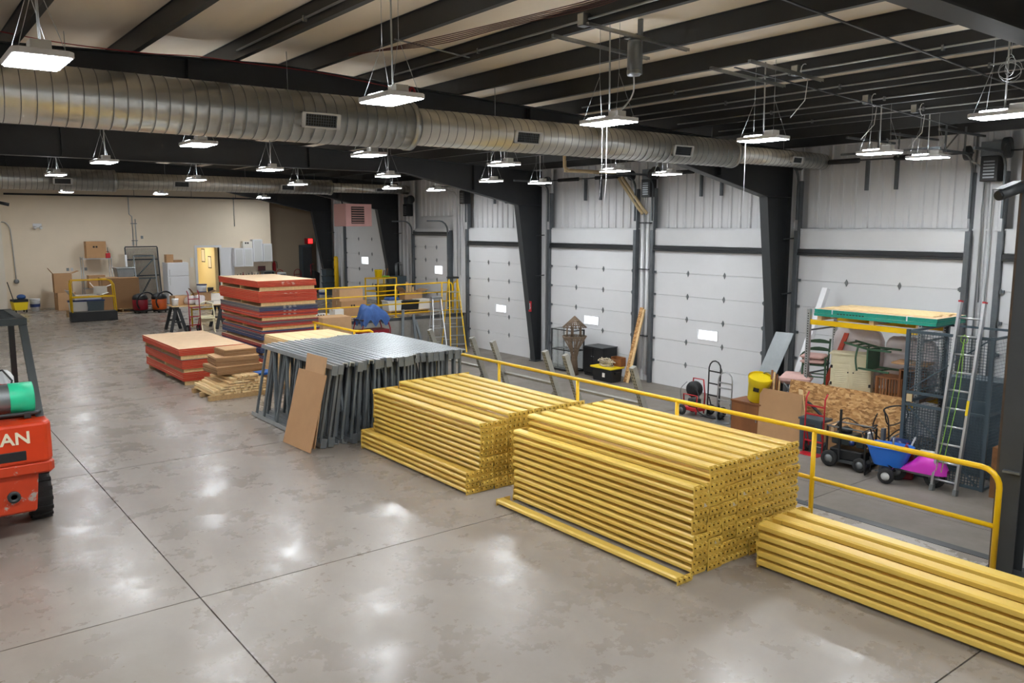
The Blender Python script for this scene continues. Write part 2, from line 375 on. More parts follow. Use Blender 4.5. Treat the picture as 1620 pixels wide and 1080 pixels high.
def overhead_door(n, y0, y1, zb, zt, rows, win, white_head=True, high=True):
    d = thing('door_%d' % n, None, None, (XW, (y0+y1)/2, zb)); d['kind'] = 'structure'
    hw = (y1-y0)/2; zs = [zb] + rows + [zt]
    for k in range(len(zs)-1):
        a, b = zs[k]-zb, zs[k+1]-zb
        wz = None
        if win and zs[k] < win[2] < zs[k+1]: wz = (win[0]-(y0+y1)/2, win[1]-(y0+y1)/2, win[2]-zb, win[3]-zb)
        mb = MB()
        def slabbox(ya, yb, za, zb_): mb.box(0, .05, ya, yb, za, zb_)
        if wz:
            slabbox(-hw, wz[0], a+.004, b-.004); slabbox(wz[1], hw, a+.004, b-.004); slabbox(wz[0], wz[1], a+.004, wz[2]); slabbox(wz[0], wz[1], wz[3], b-.004)
        else: slabbox(-hw, hw, a+.004, b-.004)
        sec = mb.build('section', M['door_white'], d)
        if wz:
            t = .025; f = MB()
            f.box(-.012, .02, wz[0]-t, wz[1]+t, wz[2]-t, wz[2]).box(-.012, .02, wz[0]-t, wz[1]+t, wz[3], wz[3]+t)
            f.box(-.012, .02, wz[0]-t, wz[0], wz[2], wz[3]).box(-.012, .02, wz[1], wz[1]+t, wz[2], wz[3])
            f.build('window_frame', M['white'], sec)
            MB().box(.02, .03, wz[0], wz[1], wz[2], wz[3]).build('pane', M['pane'], sec)
        if k:
            for fy in (-hw+ (y1-y0)*.345, hw-(y1-y0)*.33): link('hinge', hinge_me, d, (0, fy, a))
            for fy in (-hw+.03, hw-.03): link('hinge', hinge_side, d, (0, fy, a))
    MB().box(-.09, .02, -hw-.02, hw+.02, zt-zb, zt-zb+.05).box(-.07, .02, -hw-.02, hw+.02, zt-zb+.055, zt-zb+.14).build('header_bar', M['black_steel'], d)
    if white_head: MB().box(.0, .05, -hw, hw, zt-zb+.15, 3.11-zb).build('head_panel', M['white_wall'], d)
    for sgn in (-1, 1):
        y = sgn*(hw+.05); top = (4.25 if high else zt+.2)-zb
        t = MB().box(-.03, .12, y-.012, y+.012, 0, top).box(-.1, -.02, y-.05*1, y+.05, 0, zt-zb+.02 if not high else 3.1-zb)
        P = [(-.1, y, top-.9)] + [(-.1, y, top)] + [(-.1-.35+.35*math.cos(a), y, top+.35*math.sin(a)) for a in [R(q) for q in (20, 45, 70, 90)]] + [(-1.5 if high else -1.0, y, top+.35)]
        for q in range(len(P)-1): t.bar(P[q], P[q+1], .05, .035, (0, 1, 0))
        t.build('track', M['track'], d)
    if high:
        MB().cyl((-.2, -hw-.1, 4.62-zb), (-.2, hw+.1, 4.62-zb), .016, n=8).build('torsion_shaft', M['charcoal'], d)
        for yy in (-hw*.45, hw*.45):
            MB().cyl((-.2, yy-.45, 4.62-zb), (-.2, yy+.45, 4.62-zb), .055, n=12).build('torsion_spring', M['black'], d)
        for yy in (-hw+.02, hw-.02): MB().lathe([(.05,-.04),(.14,-.04),(.14,.04),(.05,.04)], T=Tm((-.2, yy, 4.62-zb), R(90))).build('cable_drum', M['charcoal'], d)
        for yy in (-.33, .33): MB().box(.02, .1, yy-.03, yy+.03, 3.98-zb, 4.62-zb).build('bumper_strap', M['track'], d)
    return d
rows = [-.55, .08, .70, 1.32, 1.94]
overhead_door(1, *doors[4], ZL, 2.53, rows, (22.6, 23.2, .22, .46))
overhead_door(2, *doors[3], ZL, 2.53, rows, (17.98, 18.62, .22, .46))
overhead_door(3, *doors[2], ZL, 2.53, rows, (13.5, 14.14, .22, .46))
overhead_door(4, *doors[1], ZL, 2.53, rows, (9.0, 9.64, .22, .46))
overhead_door(5, *doors[0], ZL, 2.53, rows, None)
overhead_door(6, 26.15, 28.65, 0, 2.85, [.6, 1.15, 1.9, 2.4], (26.62, 27.18, 1.38, 1.68), True, False)
overhead_door(7, 30.95, 34.7, 0, 3.95, [.66, 1.32, 2.0, 2.65, 3.3], (32.6, 33.25, 1.55, 1.85), False, False)
# end wall, recess and the rest of the shell
dwy0, dwy1 = 11.16, 12.12
wb = MB().box(3.7, dwy0, YB, YB+.2, 0, 6.0).box(dwy1, 14.5, YB, YB+.2, 0, 6.0).box(dwy0, dwy1, YB, YB+.2, 2.28, 6.0)
wb.box(14.3, 14.5, YB+.2, 38.4, 0, 6)
we = struct('wall_back', wb, M['beige'])
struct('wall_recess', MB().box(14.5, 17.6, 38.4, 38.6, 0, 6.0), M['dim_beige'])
struct('wall_left', MB().box(-9.3, 3.75, 34.8, YB+.2, 0, 6.0).box(-9.3, -9, -5, 34.8, 0, 6.0), M['left_wall'])
struct('wall_front', MB().box(-9.3, 17.8, -5.3, -5, ZL-.2, 6.0), M['beige'])
struct('wall_partition', MB().box(8.32, 17.6, 2.7, 2.88, ZL, 5.2), M['white_wall'])
struct('trim_4', MB().box(dwy0-.1, dwy0, YB-.03, YB+.2, 0, 2.38).box(dwy1, dwy1+.1, YB-.03, YB+.2, 0, 2.38).box(dwy0, dwy1, YB-.03, YB+.2, 2.28, 2.38), M['white'])
struct('wall_office', MB().box(9.5, 13.6, 40.2, 40.3, 0, 2.7).box(12.2, 12.3, YB+.9, 40.2, 0, 2.7).box(9.5, 9.6, YB+.2, 40.2, 0, 2.7).box(9.5, 13.6, YB+.2, 40.3, 2.7, 2.75).box(9.5, 13.6, YB+.2, 40.3, -.2, 0), M['lit_wall'])
dd = thing('door_8', None, None, (dwy1, YB-.02, 0), 0); dd['kind'] = 'structure'
lf_ = MB().box(.02, .62, -.05, -.01, .01, 2.27).build('door_leaf', M['white'], dd)
MB().cyl((.54,-.05,1.02),(.54,-.1,1.02),.028,n=10).bar((.55,-.1,1.02),(.42,-.1,1.02),.02,.02).build('lever_handle', M['steel'], lf_)
# ------------------------------------------------------------------ portal frames
def portal(y, label, left=-9.0, right=17.25, post=None):
    t = thing('portal_frame', label, 'steel frame', (0, y, 0))
    fw = .11; hx = 12.2
    topL = [(left, zp(left)-.02), (4.7, zp(4.7)-.02), (right, zp(right)-.02)]
    bot = [(left, 4.72), (hx, 4.72), (16.3, 3.88)]
    web = topL + [(right, 3.88), (16.3, 3.88), (hx, 4.72), (left, 4.72)]
    r = MB().prism(web, -.006, .006, 'y')
    for a, b in zip(topL[:-1], topL[1:]): r.bar((a[0],0,a[1]), (b[0],0,b[1]), 2*fw, .016)
    rf = r.build('rafter', M['black_steel'], t)
    f = MB()
    for a, b in zip(bot[:-1], bot[1:]): f.bar((a[0],0,a[1]), (b[0],0,b[1]), 2*fw, .018)
    f.build('bottom_flange', M['charcoal'], rf)
    for x in (3.5, 9.3, 14.6):
        MB().box(x-.006, x+.006, -fw, fw, 4.75 if x < 12 else 4.3, zp(x)-.04).build('stiffener', M['black_steel'], rf)
    zb = ZL if y < YR else 0.0
    xb = 17.02
    c = MB().prism([(16.3, 3.88), (right, 3.88), (right, zb), (xb, zb)], -.006, .006, 'y')
    cc = c.build('column', M['black_steel'], t)
    MB().bar((16.3,0,3.9), (xb,0,zb), 2*fw, .018, (1,0,0)).build('inner_flange', M['charcoal'], cc)
    MB().bar((right,0,zp(right)-.02), (right,0,zb), 2*fw, .018, (1,0,0)).build('outer_flange', M['black_steel'], cc)
    MB().box(16.3, right, -fw, fw, 3.87, 3.885).build('stiffener', M['charcoal'], cc)
    MB().box(xb-.06, right+.04, -.16, .16, zb, zb+.025).build('base_plate', M['charcoal'], cc)
    for z in (2.9, 1.6):
        MB().bar((17.0, -fw, z), (17.38, -fw-.02, z+.02), .03, .03).build('girt_clip', M['charcoal'], cc)
    return t
portal(11.55, 'black tapered steel portal frame behind the nearest round duct')
portal(20.75, 'black tapered steel portal frame in the middle, with red arrow sign on its column')
portal(29.95, 'black tapered steel portal frame behind the far round duct')
portal(36.2, 'farthest black tapered steel frame beside the recessed tan wall', 3.9)
t = thing('portal_frame', 'near steel rafter crossing the top right corner with dark column by the railing end', 'steel frame', (0, 2.92, 0))
r = MB().prism([(-9, zp(-9)-.02), (4.7, zp(4.7)-.02), (8.3, zp(8.3)-.02), (8.3, 4.72), (-9, 4.72)], -.006, .006, 'y').build('rafter', M['black_steel'], t)
MB().box(-9, 8.3, -.12, .12, 4.71, 4.73).build('bottom_flange', M['charcoal'], r)
c = MB().box(8.0, 8.2, -.006, .006, 0, 4.72).build('column', M['black_steel'], t)
MB().box(7.985, 8.0, -.1, .085, 0, 4.71).build('inner_flange', M['charcoal'], c); MB().box(7.983, 8.0, .085, .105, 0, 4.71).build('flange_edge', M['rustedge'], c)
MB().box(8.2, 8.215, -.1, .1, 0, 4.71).build('outer_flange', M['charcoal'], c)
MB().bar((7.96,.04,1.0),(7.975,-.1,1.0),.05,.02).build('bracket', M['steel'], c)
MB().box(7.9, 8.3, -.16, .16, 0, .02).build('base_plate', M['charcoal'], c)
# ================================================================== DUCTS
def duct(y, label):
    t = thing('spiral_duct', label, 'duct', (0, y, 4.645))
    for x0, x1, r in ((-9, 6.35, .333), (6.35, 13.85, .266), (13.85, 17.2, .172)):
        mb = MB().lathe([(r, x0), (r, x1)], T=Tm(ry=R(90)), n=48); x = x0+.05
        while x < x1-.03:
            mb.m(1).lathe([(r-.001, x), (r+.005, x+.001), (r+.005, x+.008), (r-.001, x+.009)], T=Tm(ry=R(90)), n=40, caps=False); x += .152
        mb.build('section', [M['duct'], M['steel']], t)
        if x1 < 17: MB().lathe([(r+.001, x1-.09), (r+.014, x1-.085), (r+.014, x1-.005), (r-.02, x1+.005)], T=Tm(ry=R(90)), n=36).build('reducer_collar', M['galv'], t)
    for x, r in ((4.8, .333), (8.35, .266), (12.05, .266), (15.85, .172)):
        gw, gh = (.27, .1) if r > .2 else (.2, .075)
        T = Tm((x, 0, 0), rx=R(12)) @ Tm((0, -(r*r-gh*gh)**.5-.03, 0))
        f = MB().box(-gw, gw, -.02, .06, gh-.022, gh, T).box(-gw, gw, -.02, .06, -gh, -gh+.022, T).box(-gw, -gw+.05, -.02, .06, -gh, gh, T).box(gw-.05, gw, -.02, .06, -gh, gh, T)
        q = f.build('register', M['offwhite'], t)
        s = MB().box(-gw+.05, gw-.05, .005, .06, -gh+.02, gh-.02, T); s.build('register_back', M['grille'], q)
        b = MB(); n = 13
        for k in range(n): xx_ = -gw+.06+(2*gw-.12)*k/(n-1); b.box(xx_-.002, xx_+.002, -.008, .004, -gh+.02, gh-.02, T)
        for k in range(5): z = -gh+.03+(2*gh-.06)*k/4; b.box(-gw+.05, gw-.05, -.008, .002, z-.002, z+.002, T)
        b.build('louvre', M['track'], q)
    for x in (-4, -1, 1.9, 4.5, 7.9, 10.6, 13.2, 15.6):
        r = .333 if x < 6.35 else .266 if x < 13.85 else .172
        MB().tube([(x, 0, r), (x, 0, zp(x)-4.645)], .004, 5).build('hanger_wire', M['conduit'], t)
    return t
duct(10.6, 'large silver spiral duct crossing the nearer part of the hall')
duct(28.95, 'distant silver spiral duct crossing in front of the beige end wall')
# ================================================================== LAMPS
ordw = ['first', 'second', 'third', 'fourth', 'fifth', 'sixth', 'seventh', 'eighth', 'ninth', 'tenth', 'eleventh', 'twelfth', 'thirteenth', 'fourteenth', 'fifteenth', 'sixteenth', 'seventeenth', 'eighteenth', 'nineteenth', 'twentieth', 'twenty-first', 'twenty-second', 'twenty-third', 'twenty-fourth']
def make_lamp():
    t = thing('high_bay_light', 'x', 'light', (0, 0, 4.4), 0, 'LED high bay lights')
    MB().prism([(-.33,-.16), (-.29,-.2), (.29,-.2), (.33,-.16), (.33,.16), (.29,.2), (-.29,.2), (-.33,.16)], 0, .045, 'z').build('housing', M['white'], t, .006)
    f = MB()
    for k in range(9): y = -.13+.26*k/8; f.box(-.22, .08, y-.004, y+.004, .045, .07)
    f.build('heat_sink', M['offwhite'], t)
    MB().box(.06, .22, -.07, .07, .045, .125).build('driver_box', M['offwhite'], t, .006)
    MB().box(-.3, .3, -.175, .175, -.006, .0).build('lens', M['lens'], t)
    for sx in (-1, 1):
        for sy in (-1, 1): MB().tube([(sx*.27, sy*.15, .045), (sx*.16, 0, .55)], .0025, 5).build('wire', M['conduit'], t)
    for y in (-.17, .15): MB().box(-.2, .05, y, y+.022, .046, .052).build('uplight_strip', M['uplens'], t)
    return t
lamp_rows = [('nearest row', [(1.08,7.1),(4.08,7.15),(6.97,7.12),(10.05,7.17),(13.37,7.25),(14.94,7.2)]),
    ('row just behind the big duct', [(3.98,12.75),(6.87,12.85),(10.01,13.14),(13.08,13.13),(14.83,13.18)]),
    ('third row from the camera', [(3.63,17.3),(6.92,17.4),(10.04,17.84),(13.35,18.1),(15.03,18.07)]),
    ('fourth row, before the far duct', [(3.59,22.22),(6.88,22.38),(9.93,22.93),(13.29,23.36),(15.16,23.67)]),
    ('farthest row', [(5.63,33.03),(8.75,32.79),(13.35,34.4)])]
words = ['first', 'second', 'third', 'fourth', 'fifth', 'sixth']
proto0 = make_lamp(); proto = copy_tree(proto0); first = True
LAMPS = []
def place_lamp(x, y, label):
    global first
    o = proto if first else copy_tree(proto0)
    first = False; o.location = (x, y, 4.4); o.rotation_euler = (0, 0, R(-90)); o['label'] = label
    zt = roofz(x)-.03-4.4
    for sx in (-1, 1): MB().tube([(sx*.16, 0, .55), (sx*.16, 0, zt)], .0025, 5).build('wire', M['conduit'], o)
    MB().tube([(-.02, .03, .05), (-.02, .03, .35), (-.03, .03, zt)], .010, 6).build('stem_conduit', M['conduit'], o)
for nm, L_ in lamp_rows:
    for i, (x, y) in enumerate(L_): place_lamp(x, y, 'LED high bay light, %s from left in the %s' % (words[i], nm))
place_lamp(9.99, 4.0, 'white LED high bay light cut by the right picture edge above the security camera')
for i, (x, y) in enumerate([(-1.9,7.15),(-4.9,7.15),(-1.9,12.9),(-4.9,12.9),(-1.9,17.6),(-1.9,22.6),(1.05,1.6),(4.05,1.6),(-1.9,1.6),(7.0,1.0)]):
    place_lamp(x, y, 'LED high bay light out of view behind the camera side, %s of ten' % ordw[i])
for ch in list(proto0.children): bpy.data.objects.remove(ch)
bpy.data.objects.remove(proto0)
# ================================================================== YELLOW RAILS
def rail(name, label, segs, posts, bars, loc=(0,0,0)):
    t = thing(name, label, 'railing', loc)
    for s in segs: MB().tube(s, .026, 10).build('top_rail' , M['rail'], t)
    for b in bars: MB().tube(b, .022, 10).build('mid_rail', M['rail'], t)
    for p, h in posts:
        MB().cyl((p[0], p[1], 0), (p[0], p[1], h), .025, n=10).build('post', M['rail'], t)
        MB().box(p[0]-.07, p[0]+.07, p[1]-.07, p[1]+.07, 0, .012).build('foot_plate', M['rail'], t)
    return t
end = [(0, 2.95-7.7+.02+.16 - .0, 0)]
H = 1.067
bend = [(0, -4.66+.16*math.cos(a)-.0, H-.16+.16*math.sin(a)) for a in [R(q) for q in (90, 110, 130, 150, 165, 180)]]
rail('guard_rail', 'long yellow pipe guard rail along the slab edge behind the beam stacks', [[(0, 6.2, H)] + bend + [(0, -4.82, 0)]],
     [((0, y-7.7), H-.01) for y in (13.6, 12.08, 10.24, 8.4, 6.58, 4.7)], [[(0, 6.2, .55), (0, -4.81, .55)]], (7.7, 7.7, 0))
rail('guard_rail', 'short yellow pipe guard rail with turned end behind the grey upright frames', [[(0, 1.1, H), (0, -.85, H), (.02, -.95, H), (.12, -1.0, H), (.3, -1.0, H), (.36, -1.0, H-.04), (.38, -1.0, H-.12), (.38, -1.0, .0)]],
     [((0, 1.0), H-.01), ((0, -.9), H-.01)], [[(0, 1.1, .55), (0, -1.0, .55)]], (7.7, 16.1, 0))
rail('guard_rail', 'yellow four-bar guard rail along the far raised platform edge', [[(-1.2, 0, 1.15), (4.75, 0, 1.15), (4.83, 0, 1.11), (4.86, 0, 1.03), (4.86, 0, .02)]],
     [((x, 0), 1.14) for x in (-1.1, -.2, 2.45, 4.4)], [[(-1.2, 0, z), (4.86, 0, z)] for z in (.81, .47, .13)], (12.05, 25.38, 0))
rail('guard_rail', 'short yellow guard rail half hidden behind the cluttered work table', [[(0, 0, 0), (0, 0, .95), (.03, 0, 1.02), (.1, 0, 1.05), (1.3, 0, 1.05)]], [((1.2, 0), 1.04)], [[(0, 0, .55), (1.3, 0, .55)]], (7.95, 27.0, 0))
t = thing('loop_rail', 'yellow loop rail at the wall end of the far platform', 'railing', (17.1, 25.45, 0))
MB().tube([(-.1, 0, 0), (-.1, 0, 1.0), (-.07, 0, 1.12), (.0, 0, 1.16), (.07, 0, 1.12), (.1, 0, 1.0), (.1, 0, 0)], .024, 10).build('hoop', M['rail'], t)
MB().tube([(-.1, 0, .55), (.1, 0, .55)], .02, 8).build('mid_rail', M['rail'], t)
# ================================================================== RACK BEAMS
def make_beam(L, bw, bt, pl, pt, label, group, m):
    t = thing('rack_crossbeam', label, 'beam', (0,0,0), 0, group)
    c = .012
    q = pt-bt-.003; prof = [(.004, q+c), (.004+c, q), (bw, q), (bw, q+bt), (.004+c*1.3, q+bt), (.004, q+bt-c*1.1)]
    MB().prism(prof, .006, L-.006, 'y').build('tube', m, t)
    mb = MB()
    mb.box(0, pl, 0, .006, 0, pt)
    for k in range(3):
        x = pl*(.17+.33*k)
        mb.m(0).box(x-.013, x+.013, -.026, 0, pt*.6, pt*.88).box(x-.008, x+.008, -.03, -.012, pt*.4, pt*.62)
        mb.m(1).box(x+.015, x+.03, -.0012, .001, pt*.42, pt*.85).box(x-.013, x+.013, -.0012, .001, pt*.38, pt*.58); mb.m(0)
    mb.box(bw, bw+.03, .006, .01, .01, pt-.01)
    if L > 3:
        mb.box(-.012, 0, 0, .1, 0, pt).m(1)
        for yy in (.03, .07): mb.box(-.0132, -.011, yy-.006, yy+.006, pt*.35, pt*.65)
        mb.m(0)
    me = mb.mesh('connector', [m, M['slot']])
    link('connector', me, t)
    link('connector', me, t, (pl, L, 0), (0, 0, R(180)))
    return t
def stick(beam, k):
    w_ = .05 + .03*random.random(); x = .05+random.random()*.08
    MB().box(x, x+w_, -.0015, -.0002, .012, .05).build('sticker', M['paper'], beam)
def stack_beams(cols, L, dims, label, group, x0, y0, rot=0):
    protos = [make_beam(L, *dims, label, group, M['yellow']), make_beam(L, *dims, label, group, M['yellow2'])]
    used = [False, False]; out = []
    for (x, dy, n, pitch) in cols:
        for k in range(n):
            i = 1 if random.random() < .3 else 0
            o = protos[i] if not used[i] else copy_tree(protos[i]); used[i] = True
            o.location = (x+random.uniform(-.003,.003), y0+dy+random.uniform(-.015,.015), k*pitch); out.append((o, k, n))
            if len(cols) > 1: o['label'] = label % (ordw[k], ordw[cols.index((x, dy, n, pitch))])
    for p, u in zip(protos, used):
        if not u:
            for ch in list(p.children): bpy.data.objects.remove(ch)
            bpy.data.objects.remove(p)
    return out
lb = 'yellow rack beam, %s layer up, %s column from the front, tallest beam stack'
ob = stack_beams([(5.72, .0, 11, .078)] + [(5.93+.208*k, -.01 if k < 4 else .01, 13, .078) for k in range(7)], 2.68, (.105, .047, .2, .076), lb, 'beams in the tallest stack', 0, 4.66)
for q in (8, 14, 31, 45, 62, 70, 85): stick(ob[q][0], q)
stack_beams([(5.46, 0, 1, .078)], 2.72, (.105, .05, .2, .076), 'single yellow rack beam lying on the floor in front of the tallest stack', None, 0, 4.62)
lb = 'yellow rack beam, %s layer up, %s column from front, stack beside grey uprights'
stack_beams([(5.385, .0, 4, .071)] + [(5.6+.213*k, 0, 12 if k < 2 else 13, .071) for k in range(8)], 2.68, (.105, .043, .205, .069), lb, 'beams in the lower stack', 0, 7.83)
lb = 'long yellow rack beam, %s layer up, %s column from front, low right bundle'
stack_beams([(6.37, 0, 5, .087), (6.605, .0, 5, .091), (6.84, .0, 5, .091)], 3.66, (.135, .06, .228, .085), lb, 'beams in the low bundle', 0, .76)
for o in list(bpy.data.objects):
    if o.get('group') is None and o.name.startswith('rack_crossbeam') and 'group' in o.keys(): del o['group']
# ================================================================== GREY UPRIGHT FRAMES LYING ON EDGE
def make_upright(n_var):
    lbl = 'grey pallet rack upright frame standing on edge in the dense bundle'
    t = thing('upright_frame', lbl, 'rack frame', (0,0,0), 0, 'bundled upright frames')
    L = 2.74; Hh = 1.22
    post = MB()
    def chan(z0, z1):
        post.box(.0, .082, 0, L, z0, z0+.062 if z1 else z0+.062)
    top = MB().m(0).prism([(0,0), (.012,.0), (.012,.05), (.07,.05), (.07,0), (.082,0), (.082,.064), (.0,.064)], 0, L, 'y')
    top.m(1)
    for k in range(53):
        y = .05+k*.05
        for x in (.022, .056): top.box(x-.006, x+.006, y, y+.026, .0635, .0652)
    me = top.mesh('post', [M['upgalv'], M['up']])
    link('post', me, t, (0, 0, Hh-.064)); link('post', me, t, (.082, 0, .064), (0, R(180), 0))
    vy = [.12, .32, .75, 1.25, 1.75, 2.3, 2.62]
    if n_var == 1: vy = [.1, .42, .95, 1.5, 2.05, 2.45, 2.6]
    bx = .026
    for y in vy: MB().box(bx, bx+.034, y-.021, y+.021, .05, Hh-.05).build('strut', M['up'], t)
    for a, b in zip(vy[1:-2], vy[2:-1]): MB().bar((bx+.017, a+.04, .08), (bx+.017, b-.04, Hh-.08), .034, .034, (1,0,0)).build('brace', M['up'], t)
    if n_var != 2:
        for z in (Hh-.15, .0): MB().box(-.006, .088, -.012, .0, z, z+.145).build('base_plate', M['up'], t, .004)
    return t
ups = [make_upright(0), make_upright(1), make_upright(2)]
for k in range(24):
    i = k % 3 if k < 3 else random.randrange(3)
    o = ups[i] if k < 3 else copy_tree(ups[i])
    o['label'] = 'grey upright frame on edge in the dense bundle, %s from the left' % ordw[k]
    tl = max(0, 1-k/10)*11; o.rotation_euler = (0, R(tl), 0)
    o.location = (5.12 + k*.1 - 1.2*math.sin(R(tl)), 10.85 + (.0 if k < 14 else .12) + random.uniform(-.05, .05) - (.04 if k > 20 else 0), 0.012 if tl else 0)
M['leanpost'] = mat('weathered_grey_steel', '9b9a92', .6, .1, var=.15, vs=6)
# leaning uprights against the slab edge in the lane
def lean_frame(y0, y1, label, x_top=8.02, ztop=1.31):
    t = thing('upright_frame', label, 'rack frame', (9.0, (y0+y1)/2, ZL), 0, 'frames leaning on the slab edge')
    a = math.atan2(x_top-9.0, ztop-ZL); Lh = math.hypot(x_top-9.0, ztop-ZL); hw = (y1-y0)/2
    T = Tm(ry=a)
    def post(y, m_=M['upgalv']):
        p = MB().box(-.04, .04, y-.038, y+.038, 0, Lh, T); p.m(1)
        for k in range(int(Lh/.05)-1):
            z = .05+k*.05
            for yy in (-.018, .018): p.box(-.0412, -.0398, y+yy-.006, y+yy+.006, z, z+.026, T)
        p.m(0); p.build('post', [M['leanpost'], M['grille']], t)
    post(-hw); post(hw)
    for z in (Lh*.28, Lh*.78): 
        b = MB().bar(T @ Vector((0.02, -hw, z)), T @ Vector((.02, hw, z)), .04, .04, T.to_3x3() @ Vector((0,0,1))); b.build('strut', M['leanpost'], t)
    MB().bar(T @ Vector((.02, hw, Lh*.3)), T @ Vector((.02, -hw, Lh*.76)), .035, .035, (1,0,0)).build('brace', M['leanpost'], t)
lean_frame(9.5, 10.85, 'grey slotted upright frame leaning beyond the railing, left of the two')
lean_frame(7.65, 9.03, 'grey slotted upright frame leaning beyond the railing, nearest the wooden plank')
lean_frame(11.45, 12.8, 'grey slotted upright frame leaning beside the right end of the upright bundle')
# ================================================================== GENERIC PIECES
def carton(name, label, loc, size, rz=0, m='carton', flaps=False, group=None, cat='box', tape=True, prints=0):
    w_, d_, h_ = size; t = thing(name, label, cat, loc, rz, group)
    b = MB()
    if flaps:
        k = .012
        b.box(-w_/2, w_/2, -d_/2, d_/2, 0, k).box(-w_/2, -w_/2+k, -d_/2, d_/2, 0, h_).box(w_/2-k, w_/2, -d_/2, d_/2, 0, h_).box(-w_/2, w_/2, -d_/2, -d_/2+k, 0, h_).box(-w_/2, w_/2, d_/2-k, d_/2, 0, h_)
        bo = b.build('body', M[m], t)
        for sx, a in ((-1, 55), (1, 20)):
            MB().box(0, d_*.45, -w_*.48, w_*.48, -.004, .004, Tm((sx*w_/2, 0, h_), rz=0) @ Tm(ry=R(-a if sx > 0 else a-180)) @ Tm(rz=0)).build('flap', M[m], t)
    else:
        b.box(-w_/2, w_/2, -d_/2, d_/2, 0, h_-.006)
        b.box(-w_/2, w_/2, -d_/2, -.004, h_-.006, h_).box(-w_/2, w_/2, .004, d_/2, h_-.006, h_)
        b.build('body', M[m], t)
        if tape:
            MB().box(-w_/2-.002, w_/2+.002, -.03, .03, h_, h_+.002).box(-w_/2-.002, -w_/2, -.03, .03, h_*.75, h_).build('tape', M['tape'], t)
    if prints:
        p = MB()
        for k in range(prints): p.box(-.12+k*.1, -.05+k*.1, -d_/2-.0015, -d_/2, h_*.62, h_*.62+.07)
        p.build('printed_mark', M['ink'], t)
    return t
def solo(name, mb, mats, label, cat, loc=(0,0,0), rz=0, group=None, bevel=0):
    o = mb.build(name, mats, None, bevel, 1, loc, (0, 0, rz)); return tag(o, label, cat, group)
def pallet(label, loc, rz=0, L=1.2, W=1.0, H=.14, group=None):
    t = thing('pallet', label, 'pallet', loc, rz, group)
    me = MB().box(-L/2, L/2, -.05, .05, 0, .02).mesh('deck_board', M['pallet'])
    for k in range(6): link('deck_board', me, t, (0, -W/2+.05+(W-.1)*k/5, H-.02))
    for k in range(3): link('deck_board', me, t, (0, -W/2+.05+(W-.1)*k/2, 0))
    me = MB().box(-.022, .022, -W/2, W/2, .02, H-.02).mesh('stringer', M['pallet'])
    for k in range(3): link('stringer', me, t, (-L/2+.03+(L-.06)*k/2, 0, 0))
    return t
def bucket(name, label, loc, r=.15, h=.36, m='white', lid=None, handle=True, group=None, band=None):
    t = thing(name, label, 'bucket', loc, 0, group)
    MB().lathe([(r*.86,0), (r*.97,h*.8), (r,h*.82), (r,h), (r*.93,h), (r*.8,.02)], n=18).build('body', M[m], t)
    if lid: MB().lathe([(r*1.04,h-.02), (r*1.05,h+.02), (r*.9,h+.025), (.0001,h+.02)], n=18).build('lid', M[lid], t)
    if band: MB().lathe([(r*.96,h*.35), (r*.985,h*.62)], n=18, caps=False).build('label_band', M[band], t)
    if handle: MB().tube([(r*math.cos(a), -r*1.02, h*.78-r*.9*math.sin(a)*.6) for a in [R(q) for q in range(0, 181, 20)]], .004, 5).build('handle', M['steel'], t)
    return t
def wheel(mb_parent, c, r, w, ax='x', rim='steel', name='wheel'):
    T = Tm(c, ry=R(90)) if ax == 'x' else Tm(c, rx=R(90))
    o = MB().lathe([(r*.55,-w/2), (r*.9,-w/2), (r,-w*.3), (r,w*.3), (r*.9,w/2), (r*.55,w/2)], T=T, n=20, caps=False).build(name, M['rubber'], mb_parent)
    MB().lathe([(.001,-w*.4), (r*.56,-w*.45), (r*.56,w*.45), (.001,w*.4)], T=T, n=16, caps=False).build('hub', M[rim], o)
    return o
def hand_truck(label, loc, rz, m='red', h=1.2, w=.42, loop=True, alu=False):
    t = thing('hand_truck', label, 'hand truck', loc, rz)
    mm = M[m]; P = []
    f = MB()
    if loop: f.tube([(-w/2, .0, .02), (-w/2, .02, h-.18)] + [(-w/2*math.cos(a), .03, h-.18+.18*math.sin(a)) for a in [R(q) for q in (30, 60, 90, 120, 150)]] + [(w/2, .02, h-.18), (w/2, 0, .02)], .016, 8)
    else: f.tube([(-w/2, 0, .02), (-w/2, .02, h-.1), (-w/2, .1, h)], .016, 8).tube([(w/2, 0, .02), (w/2, .02, h-.1), (w/2, .1, h)], .016, 8)
    f.build('frame', mm, t)
    for z in (.25, .5, .78, h-.25): MB().bar((-w/2, .01, z), (w/2, .01, z), .02, .03).build('crossbar', mm, t)
    MB().box(-w/2-.02, w/2+.02, -.2, .02, 0, .012).build('toe_plate', M['steel'] if alu else mm, t)
    for s in (-1, 1):
        wheel(t, (s*(w/2+.0), .12, .125), .125, .06)
        MB().bar((s*w/2*.8, .01, .45), (s*w/2*.8, .12, .125), .02, .02).build('strut', mm, t)
    MB().cyl((-w/2, .12, .125), (w/2, .12, .125), .01, n=6).build('axle', M['steel'], t)
    return t
